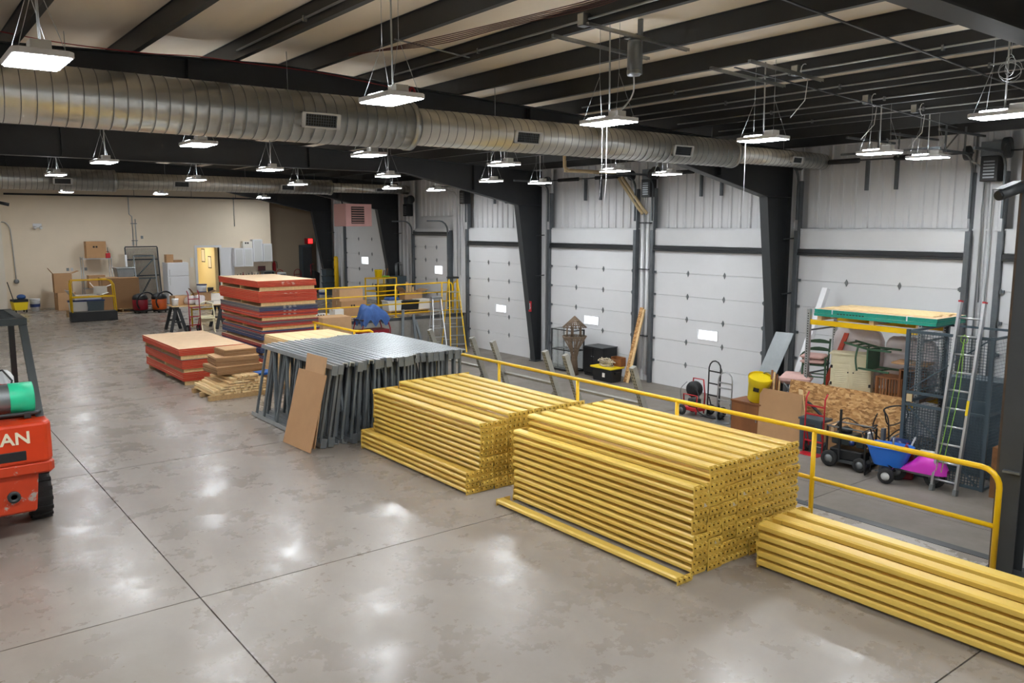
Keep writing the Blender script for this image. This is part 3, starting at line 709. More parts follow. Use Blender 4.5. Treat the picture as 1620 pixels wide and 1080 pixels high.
# ================================================================== BOARD STACKS
def sheet_mesh(w_, d_, t_, mx, my):
    b = MB(); P = [(0,0,0),(w_,0,0),(w_,d_,0),(0,d_,0),(0,0,t_),(w_,0,t_),(w_,d_,t_),(0,d_,t_)]
    b.m(0).add(P, [(0,3,2,1),(4,5,6,7)]); b.m(1).add(P, [(1,2,6,5),(3,0,4,7)]); b.m(2).add(P, [(0,1,5,4),(2,3,7,6)])
    me = bpy.data.meshes.new('board_sheet'); me.from_pydata(P, [], [(0,3,2,1),(4,5,6,7),(1,2,6,5),(3,0,4,7),(0,1,5,4),(2,3,7,6)])
    for q in (M['chip'], M[mx], M[my]): me.materials.append(q)
    for p, i in zip(me.polygons, (0,0,1,1,2,2)): p.material_index = i
    return me
smc = {}
def sheet(w_, d_, t_, mx, my, loc, label, group):
    k = (w_, d_, t_, mx, my)
    if k not in smc: smc[k] = sheet_mesh(*k)
    o = link('board_sheet', smc[k], None, loc); return tag(o, label, 'board', group)
def runners(x0, y0, w_, d_, z, h_, label, group, n=3, along='x'):
    key = ('run', w_, h_)
    if key not in smc: smc[key] = MB().box(0, w_, -.019, .019, 0, h_).mesh('timber_runner', M['pine'])
    for k in range(n):
        y = y0+.06+(d_-.12)*k/(n-1)
        tag(link('timber_runner', smc[key], None, (x0+.02, y, z)), label % ordw[k], 'timber', group)
    return
def stencil(o, x, n, z0, h_):
    b = MB()
    for k in range(n):
        for q in range(3): 
            if random.random() < .8: b.box(x+k*.12+random.uniform(0,.02), x+k*.12+random.uniform(.05,.085), -.0012, -.0002, z0+h_*(q+.15)/3, z0+h_*(q+.6)/3)
    if b.v: b.build('stencil_mark', M['paper'], o)
T_ = .036
# low stack
x0, y0, W_, D_ = 4.72, 16.92, 1.34, 2.8
z = 0
lowl = 'red-edged board sheet in the %s tier of the low stack, %s from its bottom'
runl = 'pale timber runner, %%s from the front, under the %s tier of the low stack'
for n_, hgap, off in ((5, .09, (.03, .02)), (5, .075, (.02, .0)), (4, .085, (-.04, -.05))):
    runners(x0+off[0]+.02, y0+off[1], W_-.08, D_, z, hgap, runl % {.09: 'lowest', .075: 'middle', .085: 'top'}[hgap], 'runners of the low stack'); z += hgap
    for k in range(n_):
        sheet(W_, D_, T_-.004, 'red_edge', 'red_edge', (x0+off[0]+random.uniform(-.008,.008), y0+off[1]+random.uniform(-.008,.008), z), lowl % ({.09: 'lowest', .075: 'middle', .085: 'top'}[hgap], words[k]), 'sheets of the low stack'); z += T_
    if off[0] == .02:
        sheet(W_, D_, .014, 'grey_edge', 'grey_edge', (x0+.0, y0-.01, z), 'thin grey-edged board under the top tier of the low stack', None); z += .016
# tall stack
x0, y0, W_, D_ = 6.64, 17.65, 1.38, 2.55
tiers = [(.09, ['red_edge']*5+['blue_edge']*2), (.06, ['blue_edge']*4+['maroon_edge']*2), (.07, ['blue_edge']*3+['grey_edge', 'maroon_edge', 'blue_edge']), (.07, ['red_edge', 'maroon_edge', 'grey_edge', 'maroon_edge']),
         (.075, ['red_edge', 'maroon_edge', 'red_edge', 'maroon_edge', 'blue_edge', 'blue_edge', 'grey_edge']), (.085, ['red_edge']*7), (.085, ['red_edge']*4)]
tnames = ['lowest', 'second', 'third', 'fourth', 'fifth', 'sixth', 'topmost']
cname = {'red_edge': 'red', 'blue_edge': 'blue', 'grey_edge': 'grey', 'maroon_edge': 'maroon'}
z = 0; offs = [(.05,.05),(.0,.02),(.03,0),(.02,.02),(.0,-.02),(-.02,-.05),(-.03,-.04)]
for ti, (hgap, cols) in enumerate(tiers):
    ox, oy = offs[ti]
    runners(x0+ox+.05, y0+oy, W_-.1, D_, z, hgap, 'pale timber runner, %%s from the front, under the %s tier of the tall stack' % tnames[ti], 'runners of the tall stack'); z += hgap
    for k, c in enumerate(cols):
        my = c; mx = 'grey_edge' if (c == 'blue_edge' and ti == 4) else c
        o = sheet(W_, D_, T_-.004, mx, my, (x0+ox+random.uniform(-.01,.01), y0+oy+random.uniform(-.01,.01), z),
              '%s-edged board sheet, %s up in the %s tier of the tall board stack' % (cname[c], (words+['seventh'])[k], tnames[ti]), 'tall stack, %s tier, %s' % (tnames[ti], cname[c]))
        if ti == 6 and k in (1, 2): stencil(o, .55, 3, .0, T_)
        if ti == 5 and k in (5,): stencil(o, .6, 3, .0, T_*.5)
        if ti == 4 and k in (1, 3, 5, 6): stencil(o, .55, 3, 0, T_)
        z += T_
print('tall stack top', z)
# ================================================================== LUMBER PILE AND CARD BUNDLES
t = thing('timber_skid', 'rough timber skid under the pile of pine sticks', 'pallet', (4.7, 15.15, 0))
for y in (.02, .5, .98): MB().box(-.02, 1.1, y-.045, y+.045, 0, .085).build('bearer', M['pallet'], t)
k_me = [MB().box(0, .047, 0, 1.1, 0, .036).mesh('pine_stick', M['pine']), MB().box(0, .036, 0, 1.12, 0, .047).mesh('pine_stick', M['pine2']), MB().box(0, .07, 0, 1.1, 0, .036).mesh('pine_stick', M['pine2'])]
kw = (.047, .036, .07); kh = (.036, .047, .036)
z = .087
for row, xs0 in enumerate((4.74, 4.76, 4.9, 4.95, 5.06, 5.1, 5.22)):
    x = xs0; nn = 0
    while x < 5.74 - (.0 if row < 5 else .12):
        i = random.choice((0, 0, 1, 2)) 
        o = link('pine_stick', k_me[i], None, (x, 15.14+random.uniform(-.02,.03), z)); tag(o, 'pine stick, %s from the left, %s row up in the stick pile' % (ordw[min(nn, 23)], ordw[row]), 'timber', 'pine sticks in the pile'); nn += 1
        x += kw[i]+.003
    z += .0485
zl = z
def card_bundle(label, loc, size, rz, n, m='carton3'):
    t = thing('card_bundle', label, 'cardboard', loc, rz)
    w_, d_, h_ = size; th = h_/n
    for k in range(n):
        dx = random.uniform(-.012, .012); dy = random.uniform(-.012, .012)
        MB().box(-w_/2+dx, w_/2+dx, -d_/2+dy, d_/2+dy, k*th+.001, (k+1)*th-.0025).build('flattened_carton', M[m if k < n-1 else 'carton2'], t)
    return t
card_bundle('lowest bundle of flattened cartons resting on the pine sticks', (5.36, 15.72, zl), (.92, .7, .15), R(3), 9)
card_bundle('middle bundle of flattened cartons on the pine stick pile', (5.36, 15.72, zl+.152), (.82, .6, .17), R(-4), 10)
card_bundle('topmost bundle of flattened cartons on the pine stick pile', (5.44, 15.8, zl+.324), (.62, .55, .12), R(2), 7)
t = thing('blue_disc', 'round blue plastic disc lying on the pine sticks beside the carton bundles', 'lid', (5.9, 15.75, 0))
MB().lathe([(.001,.3),(.2,.3),(.24,.32),(.24,.35),(.22,.35),(.19,.33),(.001,.33)], n=24, caps=False).build('disc', M['blue'], t)
MB().box(-.1, .1, -.1, .1, 0, .3).build('stand', M['carton'], t)
# pine crate
t = thing('plywood_crate', 'pale pine crate with boarded top behind the upright frames', 'crate', (6.9, 15.2, 0))
for k in range(5): MB().box(-.7+k*.28, -.7+k*.28+.275, -1.0, 1.0, .98, 1.02).build('top_board', M['pine2'], t)
for k in range(5):
    for s in (-1, 1): MB().box(-.7, .7, s*1.0-.02, s*1.0+.0, .12+k*.175, .12+k*.175+.17).build('side_board', M['pine'], t)
    for s in (-1, 1): MB().box(s*.7-.02, s*.7, -1.0, 1.0, .12+k*.175, .12+k*.175+.17).build('side_board', M['pine'], t)
for x in (-.62, 0, .62): MB().box(x-.05, x+.05, -1.0, 1.0, 0, .12).build('skid', M['pine'], t)
# leaning card sheets on the uprights
def leaning(name, label, cat, p, wv, uv, th, m, extra=None):
    """p: lower corner; wv: width vector; uv: up vector; a slab with real thickness"""
    p, wv, uv = Vector(p), Vector(wv), Vector(uv); n = wv.cross(uv).normalized()*th
    b = MB(); P = [p, p+wv, p+wv+uv, p+uv]; P = [q-p for q in P]; P = P + [q+n for q in P]
    b.add(P, [(0,1,2,3),(7,6,5,4),(0,4,5,1),(1,5,6,2),(2,6,7,3),(3,7,4,0)])
    t = thing(name, label, cat, p); b.build('panel', M[m], t)
    if extra: extra(t, wv, uv, n)
    return t
def slits(t, wv, uv, n):
    for a, b_, c in ((.0, .32, .42), (.6, 1.0, .38)):
        nn = n.normalized()*-.0012
        s = MB(); q = wv*a+uv*c; e = wv*b_+uv*c; d_ = uv*.008
        s.add([q+nn, e+nn, e+d_+nn, q+d_+nn, q-nn*.5, e-nn*.5, e+d_-nn*.5, q+d_-nn*.5], [(0,1,2,3),(7,6,5,4),(0,4,5,1),(2,6,7,3)]); s.build('fold_slit', M['carton3'], t)
leaning('card_sheet', 'large tan cardboard sheet leaning against the grey upright frames', 'cardboard', (4.62, 11.52, 0.01), (.05, -.86, 0.0), (.36, .16, 1.06), .006, 'carton', slits)
leaning('card_sheet', 'narrow cardboard sheet standing higher behind the large leaning sheet', 'cardboard', (4.8, 11.46, 0.01), (.02, -.62, 0.0), (.27, .08, 1.3), .015, 'carton2')
# ================================================================== FORKLIFT
t = thing('forklift', 'red gas forklift seen from behind, with mint green and grey tank', 'forklift', (.75, 9.45, 0))
cw = MB().prism([(-.55, .0), (-.5,-.03), (.5,-.03), (.56,.06), (.56, .95), (-.56, .95), (-.56,.06)], .8, 1.22, 'z').build('counterweight', M['fork_red'], t, .03, 2)
MB().prism([(-.55,-.02), (.53,-.02), (.57,.06), (.57,.95), (-.57,.95), (-.57,.06)], .68, .805, 'z').build('bumper_lip', M['fork_worn'], cw, .02)
MB().prism([(-.38,.28), (.38,.28), (.42,.7), (-.42,.7)], .02, .42, 'y').build('lower_weight', M['fork_worn'], cw, .02)
MB().box(-.33, .33, -.035, .02, .83, .96).build('vent_slot_shade', M['black'], cw, .02)  # raised black block standing in for the shade inside the recess
MB().lathe([(.06,0),(.06,.03),(.03,.03),(.03,0)], T=Tm((-.02,.02,.47), rx=R(90)), n=16).build('tow_pin', M['fork_dark'], cw)
MB().lathe([(.06,0),(.06,.03),(.03,.03),(.03,0)], T=Tm((.18,.02,.47), rx=R(90)), n=16).build('tow_pin', M['fork_dark'], cw)
MB().box(-.5, .5, .95, 2.3, .35, .95).build('chassis', M['fork_red'], t, .03)
MB().box(-.55, .52, .35, .95, 1.2, 1.235).build('hood_plate', M['fork_dark'], t)
tk = MB().lathe([(.02,-.55),(.12,-.53),(.155,-.46),(.158,.46),(.12,.53),(.02,.55)], T=Tm((-.1,.36,1.42), ry=R(90)), n=24).build('gas_tank', M['steel'], t)
MB().lathe([(.161,.24),(.164,.25),(.164,.45),(.15,.45),(.15,.24)], T=Tm((0,.36,1.42), ry=R(90)), n=24, caps=False).build('green_band', M['tank_green'], tk)
MB().lathe([(.12,.44),(.16,.44),(.162,.46),(.12,.46)], T=Tm((0,.36,1.42), ry=R(90)), n=24).build('collar', M['tank_green'], tk)
for x in (-.4, .05, .38): MB().box(x-.03, x+.03, .18, .55, 1.235, 1.29).build('tank_bracket', M['fork_dark'], t)
MB().tube([(-.5,.2,1.28),(.44,.2,1.28),(.5,.26,1.28)], .02, 8).build('tank_rail', M['fork_dark'], t)
for s in (-1, 1):
    MB().bar((s*.5, .28, 1.2), (s*.49, .95, 2.16), .075, .06, (0,1,0)).build('rear_post', M['fork_dark'], t)
    MB().bar((s*.5, 2.1, .95), (s*.47, 1.75, 2.16), .06, .06, (0,1,0)).build('front_post', M['fork_dark'], t)
    MB().box(s*.49-.04, s*.49+.04, .9, 2.2, 2.14, 2.2).build('guard_side', M['fork_dark'], t)
gr = MB().box(-.53, .53, .88, .98, 2.13, 2.2).build('guard_frame', M['fork_dark'], t); MB().box(-.53, .53, 2.14, 2.22, 2.13, 2.2).build('guard_frame', M['fork_dark'], t)
for k in range(6): MB().box(-.5, .5, 1.08+k*.18, 1.11+k*.18, 2.15, 2.19).build('guard_slat', M['fork_dark'], gr)
for k in range(3): MB().box(-.27+k*.25, -.23+k*.25, .95, 2.15, 2.15, 2.19).build('guard_slat', M['fork_dark'], gr)
MB().box(-.2, .25, .98, 1.05, 1.0, 1.45).box(-.2, .25, .98, 1.5, .95, 1.05).build('seat', M['black'], t, .03)
cn = MB().lathe([(.08,1.0),(.085,1.05),(.085,1.42),(.06,1.47),(.03,1.5)], c=(.31,1.2,.1), n=16).build('white_canister', M['white'], t)
MB().lathe([(.087,1.28),(.087,1.36)], c=(.31,1.2,.1), n=16, caps=False).build('red_band', M['red'], cn)
MB().lathe([(.088,1.06),(.088,1.16)], c=(.31,1.2,.1), n=16, caps=False).build('printed_band', M['ink'], cn)
MB().tube([(.3,1.0,1.3),(.36,1.05,1.5),(.28,1.1,1.62),(.1,1.1,1.6)], .012, 6).build('hose', M['black'], t)
for s in (-1, 1):
    o = wheel(t, (s*.49, .72, .27), .27, .2, 'x', 'fork_red', 'rear_tyre')
    lug = MB()
    for k in range(16):
        a = 2*math.pi*k/16; lug.box(-.1, .1, -.02, .02, .262, .282, Tm((s*.49,.72,.27), rx=a))
    lug.build('tread', M['rubber'], o)
    wheel(t, (s*.48, 2.1, .33), .33, .24, 'x', 'fork_red', 'front_tyre')
for s in (-1, 1): MB().box(s*.3-.05, s*.3+.05, 2.45, 2.58, .05, 1.95).build('mast_rail', M['fork_dark'], t)
for s in (-1, 1): MB().box(s*.25-.05, s*.25+.05, 2.6, 3.6, .03, .07).box(s*.25-.05, s*.25+.05, 2.58, 2.63, .03, .6).build('fork', M['fork_dark'], t)
cu = bpy.data.curves.new('lettering', 'FONT'); cu.body = 'NISSAN'; cu.size = .19; cu.extrude = .004; cu.align_x = 'CENTER'; cu.offset = .004
tmp = bpy.data.objects.new('tmp', cu); COL.objects.link(tmp)
dg = bpy.context.evaluated_depsgraph_get(); me = bpy.data.meshes.new_from_object(tmp.evaluated_get(dg)); bpy.data.objects.remove(tmp)
me.materials.clear(); me.materials.append(M['letter'])
wd = max(v.co.x for v in me.vertices)-min(v.co.x for v in me.vertices)
o = link('lettering', me, cw, (.05, -.034, 1.02), (R(90), 0, 0)); o.scale = (.61/wd, .92, 1)
# ================================================================== LANE: RACK, CAGE, LADDER AND CLUTTER
def curve_pts(P, n=8):
    """Catmull-Rom through control points"""
    P = [Vector(p) for p in P]; out = []
    for i in range(len(P)-1):
        a = P[max(i-1,0)]; b = P[i]; c = P[i+1]; d = P[min(i+2,len(P)-1)]
        for k in range(n):
            t = k/n; out.append(.5*((2*b)+(c-a)*t+(2*a-5*b+4*c-d)*t*t+(3*b-a-3*c+d)*t**3))
    return out+[P[-1]]
SH = -.08            # lower shelf height
t = thing('storage_rack', 'yellow and grey pallet rack by the door holding teal-edged boards', 'rack', (15.55, 8.3, ZL))
for x in (-.5, .5):
    for y in (-1.14, 1.14):
        p = MB().box(x-.04, x+.04, y-.035, y+.035, 0, 2.75); p.m(1)
        for k in range(50): p.box(x-.0412, x-.0398, y-.012, y+.012, .1+k*.052, .125+k*.052)
        p.m(0).build('post', [M['upgalv'], M['grille']], t)
    for z in (2.44, 1.02): MB().box(x-.025, x+.025, -1.1, 1.1, z, z+.1).build('beam', M['rail'], t)
for y in (-1.14, 1.14):
    for z in (.3, 1.4, 2.3): MB().box(-.46, .46, y-.015, y+.015, z, z+.03).build('brace', M['up'], t)
for k in range(6): MB().box(-.54, .54, -1.08+k*.36, -1.08+k*.36+.35, 1.12, 1.138).build('deck_board', M['osb'], t)
rk = (15.55, 8.02)
# teal-edged plywood on pallet stringers
for k, y in enumerate((7.2, 8.1, 9.2)):
    solo('timber_runner', MB().box(-.55, .55, -.045, .045, 0, .09), M['pine'], 'pale timber block under the teal-edged boards, %s from the cage' % ('first', 'second', 'third')[k], 'timber', (15.58, y, ZL+2.54))
z = ZL+2.63
for k in range(5):
    o = sheet(1.16, 2.44, .026, 'green_edge', 'green_edge', (15.0+random.uniform(-.01,.01), 6.86+random.uniform(-.01,.01), z), 'teal-edged plywood sheet, %s from the bottom, on the yellow rack' % words[k], 'teal-edged sheets on the rack'); z += .028
    if k == 2:
        b = MB()
        for q in range(9): b.box(-.0015, -.0002, 1.38+q*.065, 1.42+q*.065, .004, .022)
        b.build('stencil_mark', M['ink'], o)
    if k == 4:
        for y in (.55, 2.05): MB().box(-.004, .0, y-.012, y+.012, -.12, .03).box(-.004, 1.17, y-.012, y+.012, .027, .029).build('strap', M['white'], o)
for k in range(5): solo('pine_plank', MB().box(-.07, .07, -1.1, 1.1, 0, .018), M['pine2'], 'loose pine plank on top of the teal-edged boards, %s from the front' % words[k], 'plank', (15.3+k*.2, 8.08+random.uniform(-.06,.06), z), R(random.uniform(-1,1)))
# goods on the lower shelf
def chair(label, loc, rz, flip=None, arms=True):
    t = thing('ladderback_chair', label, 'chair', loc, rz)
    T = flip or Tm()
    def b(n, mb, m='gchair'): mb.xf(T); mb.build(n, M[m], t)
    for sx in (-1, 1):
        b('leg', MB().bar((sx*.23,-.2,0),(sx*.22,-.19,.62 if arms else .44),.035,.035))
        b('leg', MB().bar((sx*.2,.2,0),(sx*.2,.2,.45),.035,.035)); b('back_post', MB().bar((sx*.2,.2,.45),(sx*.21,.28,.95),.035,.035))
        if arms: b('armrest', MB().tube(curve_pts([(sx*.2,.23,.66),(sx*.25,.0,.67),(sx*.27,-.24,.62)],4),.018,6))
    for z_, y_ in ((.57,.22),(.72,.245),(.88,.27)): b('back_slat', MB().prism([(-.2,z_-.03),(.2,z_-.03),(.2,z_+.02),(.1,z_+.045),(0,z_+.055),(-.1,z_+.045),(-.2,z_+.02)], y_-.008, y_+.008, 'y'))
    b('seat', MB().box(-.23,.23,-.21,.21,.43,.46))
    for y_ in (-.19,.2): b('stretcher', MB().bar((-.2,y_,.2),(.2,y_,.2),.022,.022))
    return t
chair('green ladderback armchair with pink cushions on its seat, on the rack shelf', (15.35, 9.42, SH), R(-70))
def cushion(label, loc, rz=0, w_=.42, d_=.4, h_=.085):
    n = 10
    def f(u, v, s):
        a = abs(2*u-1)**4; c = abs(2*v-1)**4; e = max(0, 1-max(a, c))**.5
        return ((u-.5)*w_, (v-.5)*d_, h_/2+s*h_/2*(.25+.75*e))
    mb = MB().sheet(n, n, lambda u, v: f(u, v, 1)).sheet(n, n, lambda u, v: f(u, v, -1))
    ring = [(i/n, 0) for i in range(n)]+[(1, i/n) for i in range(n)]+[(1-i/n, 1) for i in range(n)]+[(0, 1-i/n) for i in range(n)]
    V = [f(u, v, 1) for u, v in ring]+[f(u, v, -1) for u, v in ring]; k = len(ring)
    mb.add(V, [(i, (i+1)%k, (i+1)%k+k, i+k) for i in range(k)], True)
    solo('seat_cushion', mb, M['pink'], label, 'cushion', loc, rz)
cushion('wide pink cushion lying under the green armchair front, on strand board edge', (15.12, 9.72, SH+.0), R(25), .5, .62, .24)
cushion('lower of two pink cushions on the green armchair', (15.3, 9.44, SH+.465), R(20), .46, .46, .1)
cushion('upper of two pink cushions on the green armchair', (15.29, 9.43, SH+.565), R(15), .46, .46, .1)
t = thing('louvred_cabinet', 'cream painted cabinet with two louvred doors on the rack shelf', 'cabinet', (15.36, 8.62, SH), R(22))
MB().box(-.2, .2, -.38, .38, 0, .75).build('body', M['cream'], t, .004); MB().box(-.23, .22, -.41, .41, .75, .775).build('top', M['cream'], t)
for s in (-1, 1):
    d = MB().box(-.216,-.2,s*.185-.168,s*.185+.168,.08,.13).box(-.216,-.2,s*.185-.168,s*.185+.168,.5,.55).box(-.216,-.2,s*.185-.168,s*.185-.13,.13,.5).box(-.216,-.2,s*.185+.13,s*.185+.168,.13,.5).build('door', M['cream'], t)
    for k in range(9): MB().box(-.012,.0,s*.185-.13,s*.185+.13,-.003,.025,Tm((-.2,0,.15+k*.04),ry=R(25))).build('slat', M['cream'], d)
    MB().ball((-.225,s*.05,.4),.014).build('knob', M['ink'], d)
    MB().box(-.216,-.2,s*.185-.155,s*.185+.155,.59,.71).build('drawer_front', M['cream'], t); 
    for z_ in (.16,.5): MB().box(-.222,-.2,s*.36-.02,s*.36+.02,z_-.03,z_+.03).build('hinge', M['ink'], t)
chair('green ladderback armchair lying on its back across the cream cabinet', (15.3, 7.72, SH+.72), 0, Matrix(((-1,0,0,0),(0,0,1,0),(0,1,0,0),(0,0,0,1))), True)
t = thing('slatted_table', 'small dark brown side table with slatted front on the rack shelf', 'table', (15.3, 7.72, SH), 0)
MB().box(-.22,.22,-.26,.26,.4,.43).build('table_top', M['bwood'], t)
for sx in (-1,1):
    for sy in (-1,1): MB().box(sx*.2-.02,sx*.2+.02,sy*.24-.02,sy*.24+.02,0,.4).build('leg', M['bwood'], t)
for k in range(8): MB().box(-.2,-.18,-.2+k*.057,-.2+k*.057+.03,.03,.4).build('slat', M['bwood'], t)
solo('bookcase_side', MB().box(-.22,.22,-.02,.02,0,.62).box(-.22,.22,-.3,-.02,.6,.62).box(.2,.22,-.3,-.02,0,.6).box(-.22,.22,-.3,-.28,0,.6), M['bwood'], 'brown wooden open box unit beside the slatted table and cage', 'cabinet', (15.28, 7.5, SH))
t = carton('flat_carton', 'flattened cardboard lying slanted on the brown wooden unit', (15.3, 7.38, SH+.72), (.5, .62, .03), R(8), 'carton', cat='cardboard')
def lump(name, mb_fn, m, label, cat, loc, rz=0): solo(name, mb_fn, M[m], label, cat, loc, rz)
def softbox(w_, d_, h_, amp, seed, p=.35, n=10):
    rnd = random.Random(seed); ph = [rnd.uniform(0, 6) for _ in range(6)]
    mb = MB(); V = []; k = 20
    for i in range(n+1):
        tt = -math.pi/2+math.pi*i/n; 
        for j in range(k):
            a = 2*math.pi*j/k
            def sp(x): return math.copysign(abs(x)**p, x)
            q = 1+amp*(math.sin(3*a+ph[0])+math.sin(5*a+ph[1]+3*tt)+math.sin(4*tt+ph[2]))
            V.append((w_/2*sp(math.cos(tt))*sp(math.cos(a))*q, d_/2*sp(math.cos(tt))*sp(math.sin(a))*q, h_/2+h_/2*sp(math.sin(tt))*q))
    Fs = [(i*k+j, i*k+(j+1)%k, (i+1)*k+(j+1)%k, (i+1)*k+j) for i in range(n) for j in range(k)]
    return mb.add(V, Fs, True)
solo('wrapped_mattress', softbox(.3, 1.05, 1.2, .02, 3), M['wrap'], 'milky plastic wrapped mattress behind the cream cabinet', 'mattress', (15.87, 8.78, SH))
solo('wrapped_mattress', softbox(.3, 1.0, 1.12, .02, 4), M['wrap'], 'milky plastic wrapped bundle behind the tipped green chair', 'mattress', (15.87, 7.7, SH))
leaning('red_plank', 'red painted plank leaning behind the green armchair', 'plank', (15.5, 9.32, SH), (0, -.1, 0), (.25, -.28, 1.1), .03, 'red_edge')
leaning('white_post', 'long white box post leaning against the door left of the rack', 'post', (15.85, 10.55, ZL), (0, -.13, 0), (1.25, -.18, 3.0), .12, 'white')
leaning('strand_board', 'strand board sheet standing on its long edge in front of the rack', 'board', (14.68, 9.68, ZL), (0, -2.44, 0), (.2, 0, 1.27), .014, 'osb')
# grey mesh storage cage
def mesh_panel(b, p, u, v, pitch, r=.0022):
    p, u, v = Vector(p), Vector(u), Vector(v); n = int(u.length/pitch); k = int(v.length/pitch)
    for i in range(1, n): b.bar(p+u*i/n, p+u*i/n+v, r*2, r*2)
    for j in range(1, k): b.bar(p+v*j/k, p+v*j/k+u, r*2, r*2)
t = thing('security_cage', 'blue grey wire mesh storage cage behind the aluminium ladder', 'cage', (14.4, 6.36, ZL))
for (x, y) in ((0,.7),(0,-.7),(1.5,.7),(1.5,-.7)): MB().box(x-.03,x+.03,y-.03,y+.03,0,2.62).build('post', M['cagegrey'], t)
for z_ in (.03, 1.28, 1.5, 2.58): MB().box(-.02,.02,-.68,.68,z_-.025,z_+.025).build('front_rail', M['cagegrey'], t)
for s in (-1,1):
    for z_ in (.03, 1.3, 2.58): MB().box(0,1.5,s*.7-.02,s*.7+.02,z_-.02,z_+.02).build('side_rail', M['cagegrey'], t)
MB().box(1.48,1.52,-.68,.68,2.56,2.6).build('back_rail', M['cagegrey'], t)
MB().bar((-.0,.62,1.24),(-.0,-.62,.06),.02,.03,(1,0,0)).build('door_brace', M['cagegrey'], t)
MB().bar((-.0,.62,1.55),(-.0,-.62,2.54),.02,.03,(1,0,0)).build('door_brace', M['cagegrey'], t)
b = MB(); mesh_panel(b, (0,.67,.05), (0,-1.34,0), (0,0,1.2), .048, .006); mesh_panel(b, (0,.67,1.52), (0,-1.34,0), (0,0,1.04), .048, .0035); b.build('front_mesh', M['cagegrey'], t)['kind'] = 'stuff'
for s in (-1,1):
    b = MB(); mesh_panel(b, (.03,s*.7,.05), (1.44,0,0), (0,0,2.5), .06); b.build('side_mesh', M['cagegrey'], t)['kind'] = 'stuff'
MB().box(-.035,-.02,.55,.65,1.33,1.47).build('lock_plate', M['pvc'], t)
MB().box(.75,1.3,-.66,.3,.02,1.75).build('inner_cabinet', M['cagegrey'], t, .005)
t = thing('mesh_fence', 'grey wire mesh fence panel right of the storage cage', 'fence', (15.95, 5.35, ZL))
for y in (-.9,.28): MB().box(-.02,.02,y-.02,y+.02,0,2.6).build('post', M['cagegrey'], t)
for z_ in (.05,1.3,2.58): MB().box(-.015,.015,-.9,.28,z_-.02,z_+.02).build('rail', M['cagegrey'], t)
b = MB(); mesh_panel(b, (0,-.88,.06), (0,1.14,0), (0,0,2.5), .06); b.build('wire_mesh', M['steel'], t)['kind'] = 'stuff'
# extension ladder
t = thing('extension_ladder', 'aluminium extension ladder leaning on the mesh cage with yellow rope', 'ladder', (13.82, 6.02, ZL))
top = Vector((.56, 0, 3.16)); ux = top.normalized()
for s in (-1,1):
    MB().bar((0,s*.19,0),(top.x,s*.19,top.z),.04,.085,(1,0,0)).build('side_rail', M['alu'], t)
    MB().bar(Vector((0,s*.19,0)),Vector((ux.x*.1,s*.19,ux.z*.1)),.06,.1,(1,0,0)).build('foot', M['steel'], t)
    MB().bar(top+Vector((0,s*.19,0)),top+ux*.03+Vector((0,s*.19,0)),.05,.09,(1,0,0)).build('end_cap', M['red'], t)
for k in range(10):
    p = ux*(.2+k*.305); MB().cyl((p.x,-.19,p.z),(p.x,.19,p.z),.019,n=10).build('rung', M['alu'], t)
b = MB()
for dy, dx in ((-.03,-.06),(.06,-.05)): b.tube(curve_pts([ux*2.6+Vector((dx,.02,0)), ux*1.8+Vector((dx,dy,0)), ux*1.0+Vector((dx-.03,dy+.03,0)), ux*.35+Vector((dx-.02,dy+.08,0))]), .006, 5)
b.tube([ux*2.6+Vector((-.06,.02+.06*math.sin(q),.05*math.cos(q)*1.5)) for q in (0,1,2,3,4,5,6.28)], .007, 5); b.build('rope', M['green'], t)
MB().bar(ux*1.35+Vector((-.05,-.19,0)),ux*1.6+Vector((-.05,-.19,0)),.042,.005,(1,0,0)).build('warning_sticker', M['byellow'], t)
solo('timber_block', MB().box(-.16,.16,-.14,.14,0,.84).box(-.165,.165,-.145,.145,.84,.85), M['rust'], 'weathered squared timber post standing beside the dark column', 'timber', (14.35, 5.32, ZL), 0, None, .01)
# scooter
t = thing('toy_scooter', 'magenta toy scooter parked between the spreader and the ladder', 'scooter', (13.95, 6.52, ZL), R(-82))
prof = [(-.34,.2,.1),(-.26,.24,.13),(-.12,.32,.15),(.02,.44,.16),(.16,.5,.165),(.3,.47,.16),(.42,.38,.13),(.48,.28,.07)]
def shell(u, v):
    f = u*(len(prof)-1); i = min(int(f), len(prof)-2); q = f-i; A = [prof[i][k]+(prof[i+1][k]-prof[i][k])*q for k in range(3)]
    return (A[0], A[2]*math.cos(math.pi*v), .25+(A[1]*1.12+.03-.25)*math.sin(math.pi*v)**.6)
b = MB().sheet(21, 14, shell)
b.build('body_shell', M['magenta'], t)
MB().sheet(8, 8, lambda u, v: (-.38-.08*u, (v-.5)*.22, .2+.42*u-.05*abs(2*v-1))).build('leg_shield', M['magenta'], t)
MB().box(-.02,.26,-.1,.1,.55,.61).build('seat', M['offwhite'], t, .03)
for x in (-.36,.27): wheel(t,(x,0,.17),.17,.07,'y')
MB().tube([(-.36,0,.15),(-.44,0,.6),(-.42,0,.78)],.018,6).tube([(-.42,-.2,.78),(-.42,.2,.78)],.014,6).build('handlebar', M['steel'], t)
MB().bar((-.36,0,.22),(.3,0,.2),.12,.04).build('footboard', M['steel'], t)
MB().cyl((.36,-.02,.3),(.42,-.02,.3),.03,n=8).build('tail_light', M['red'], t)
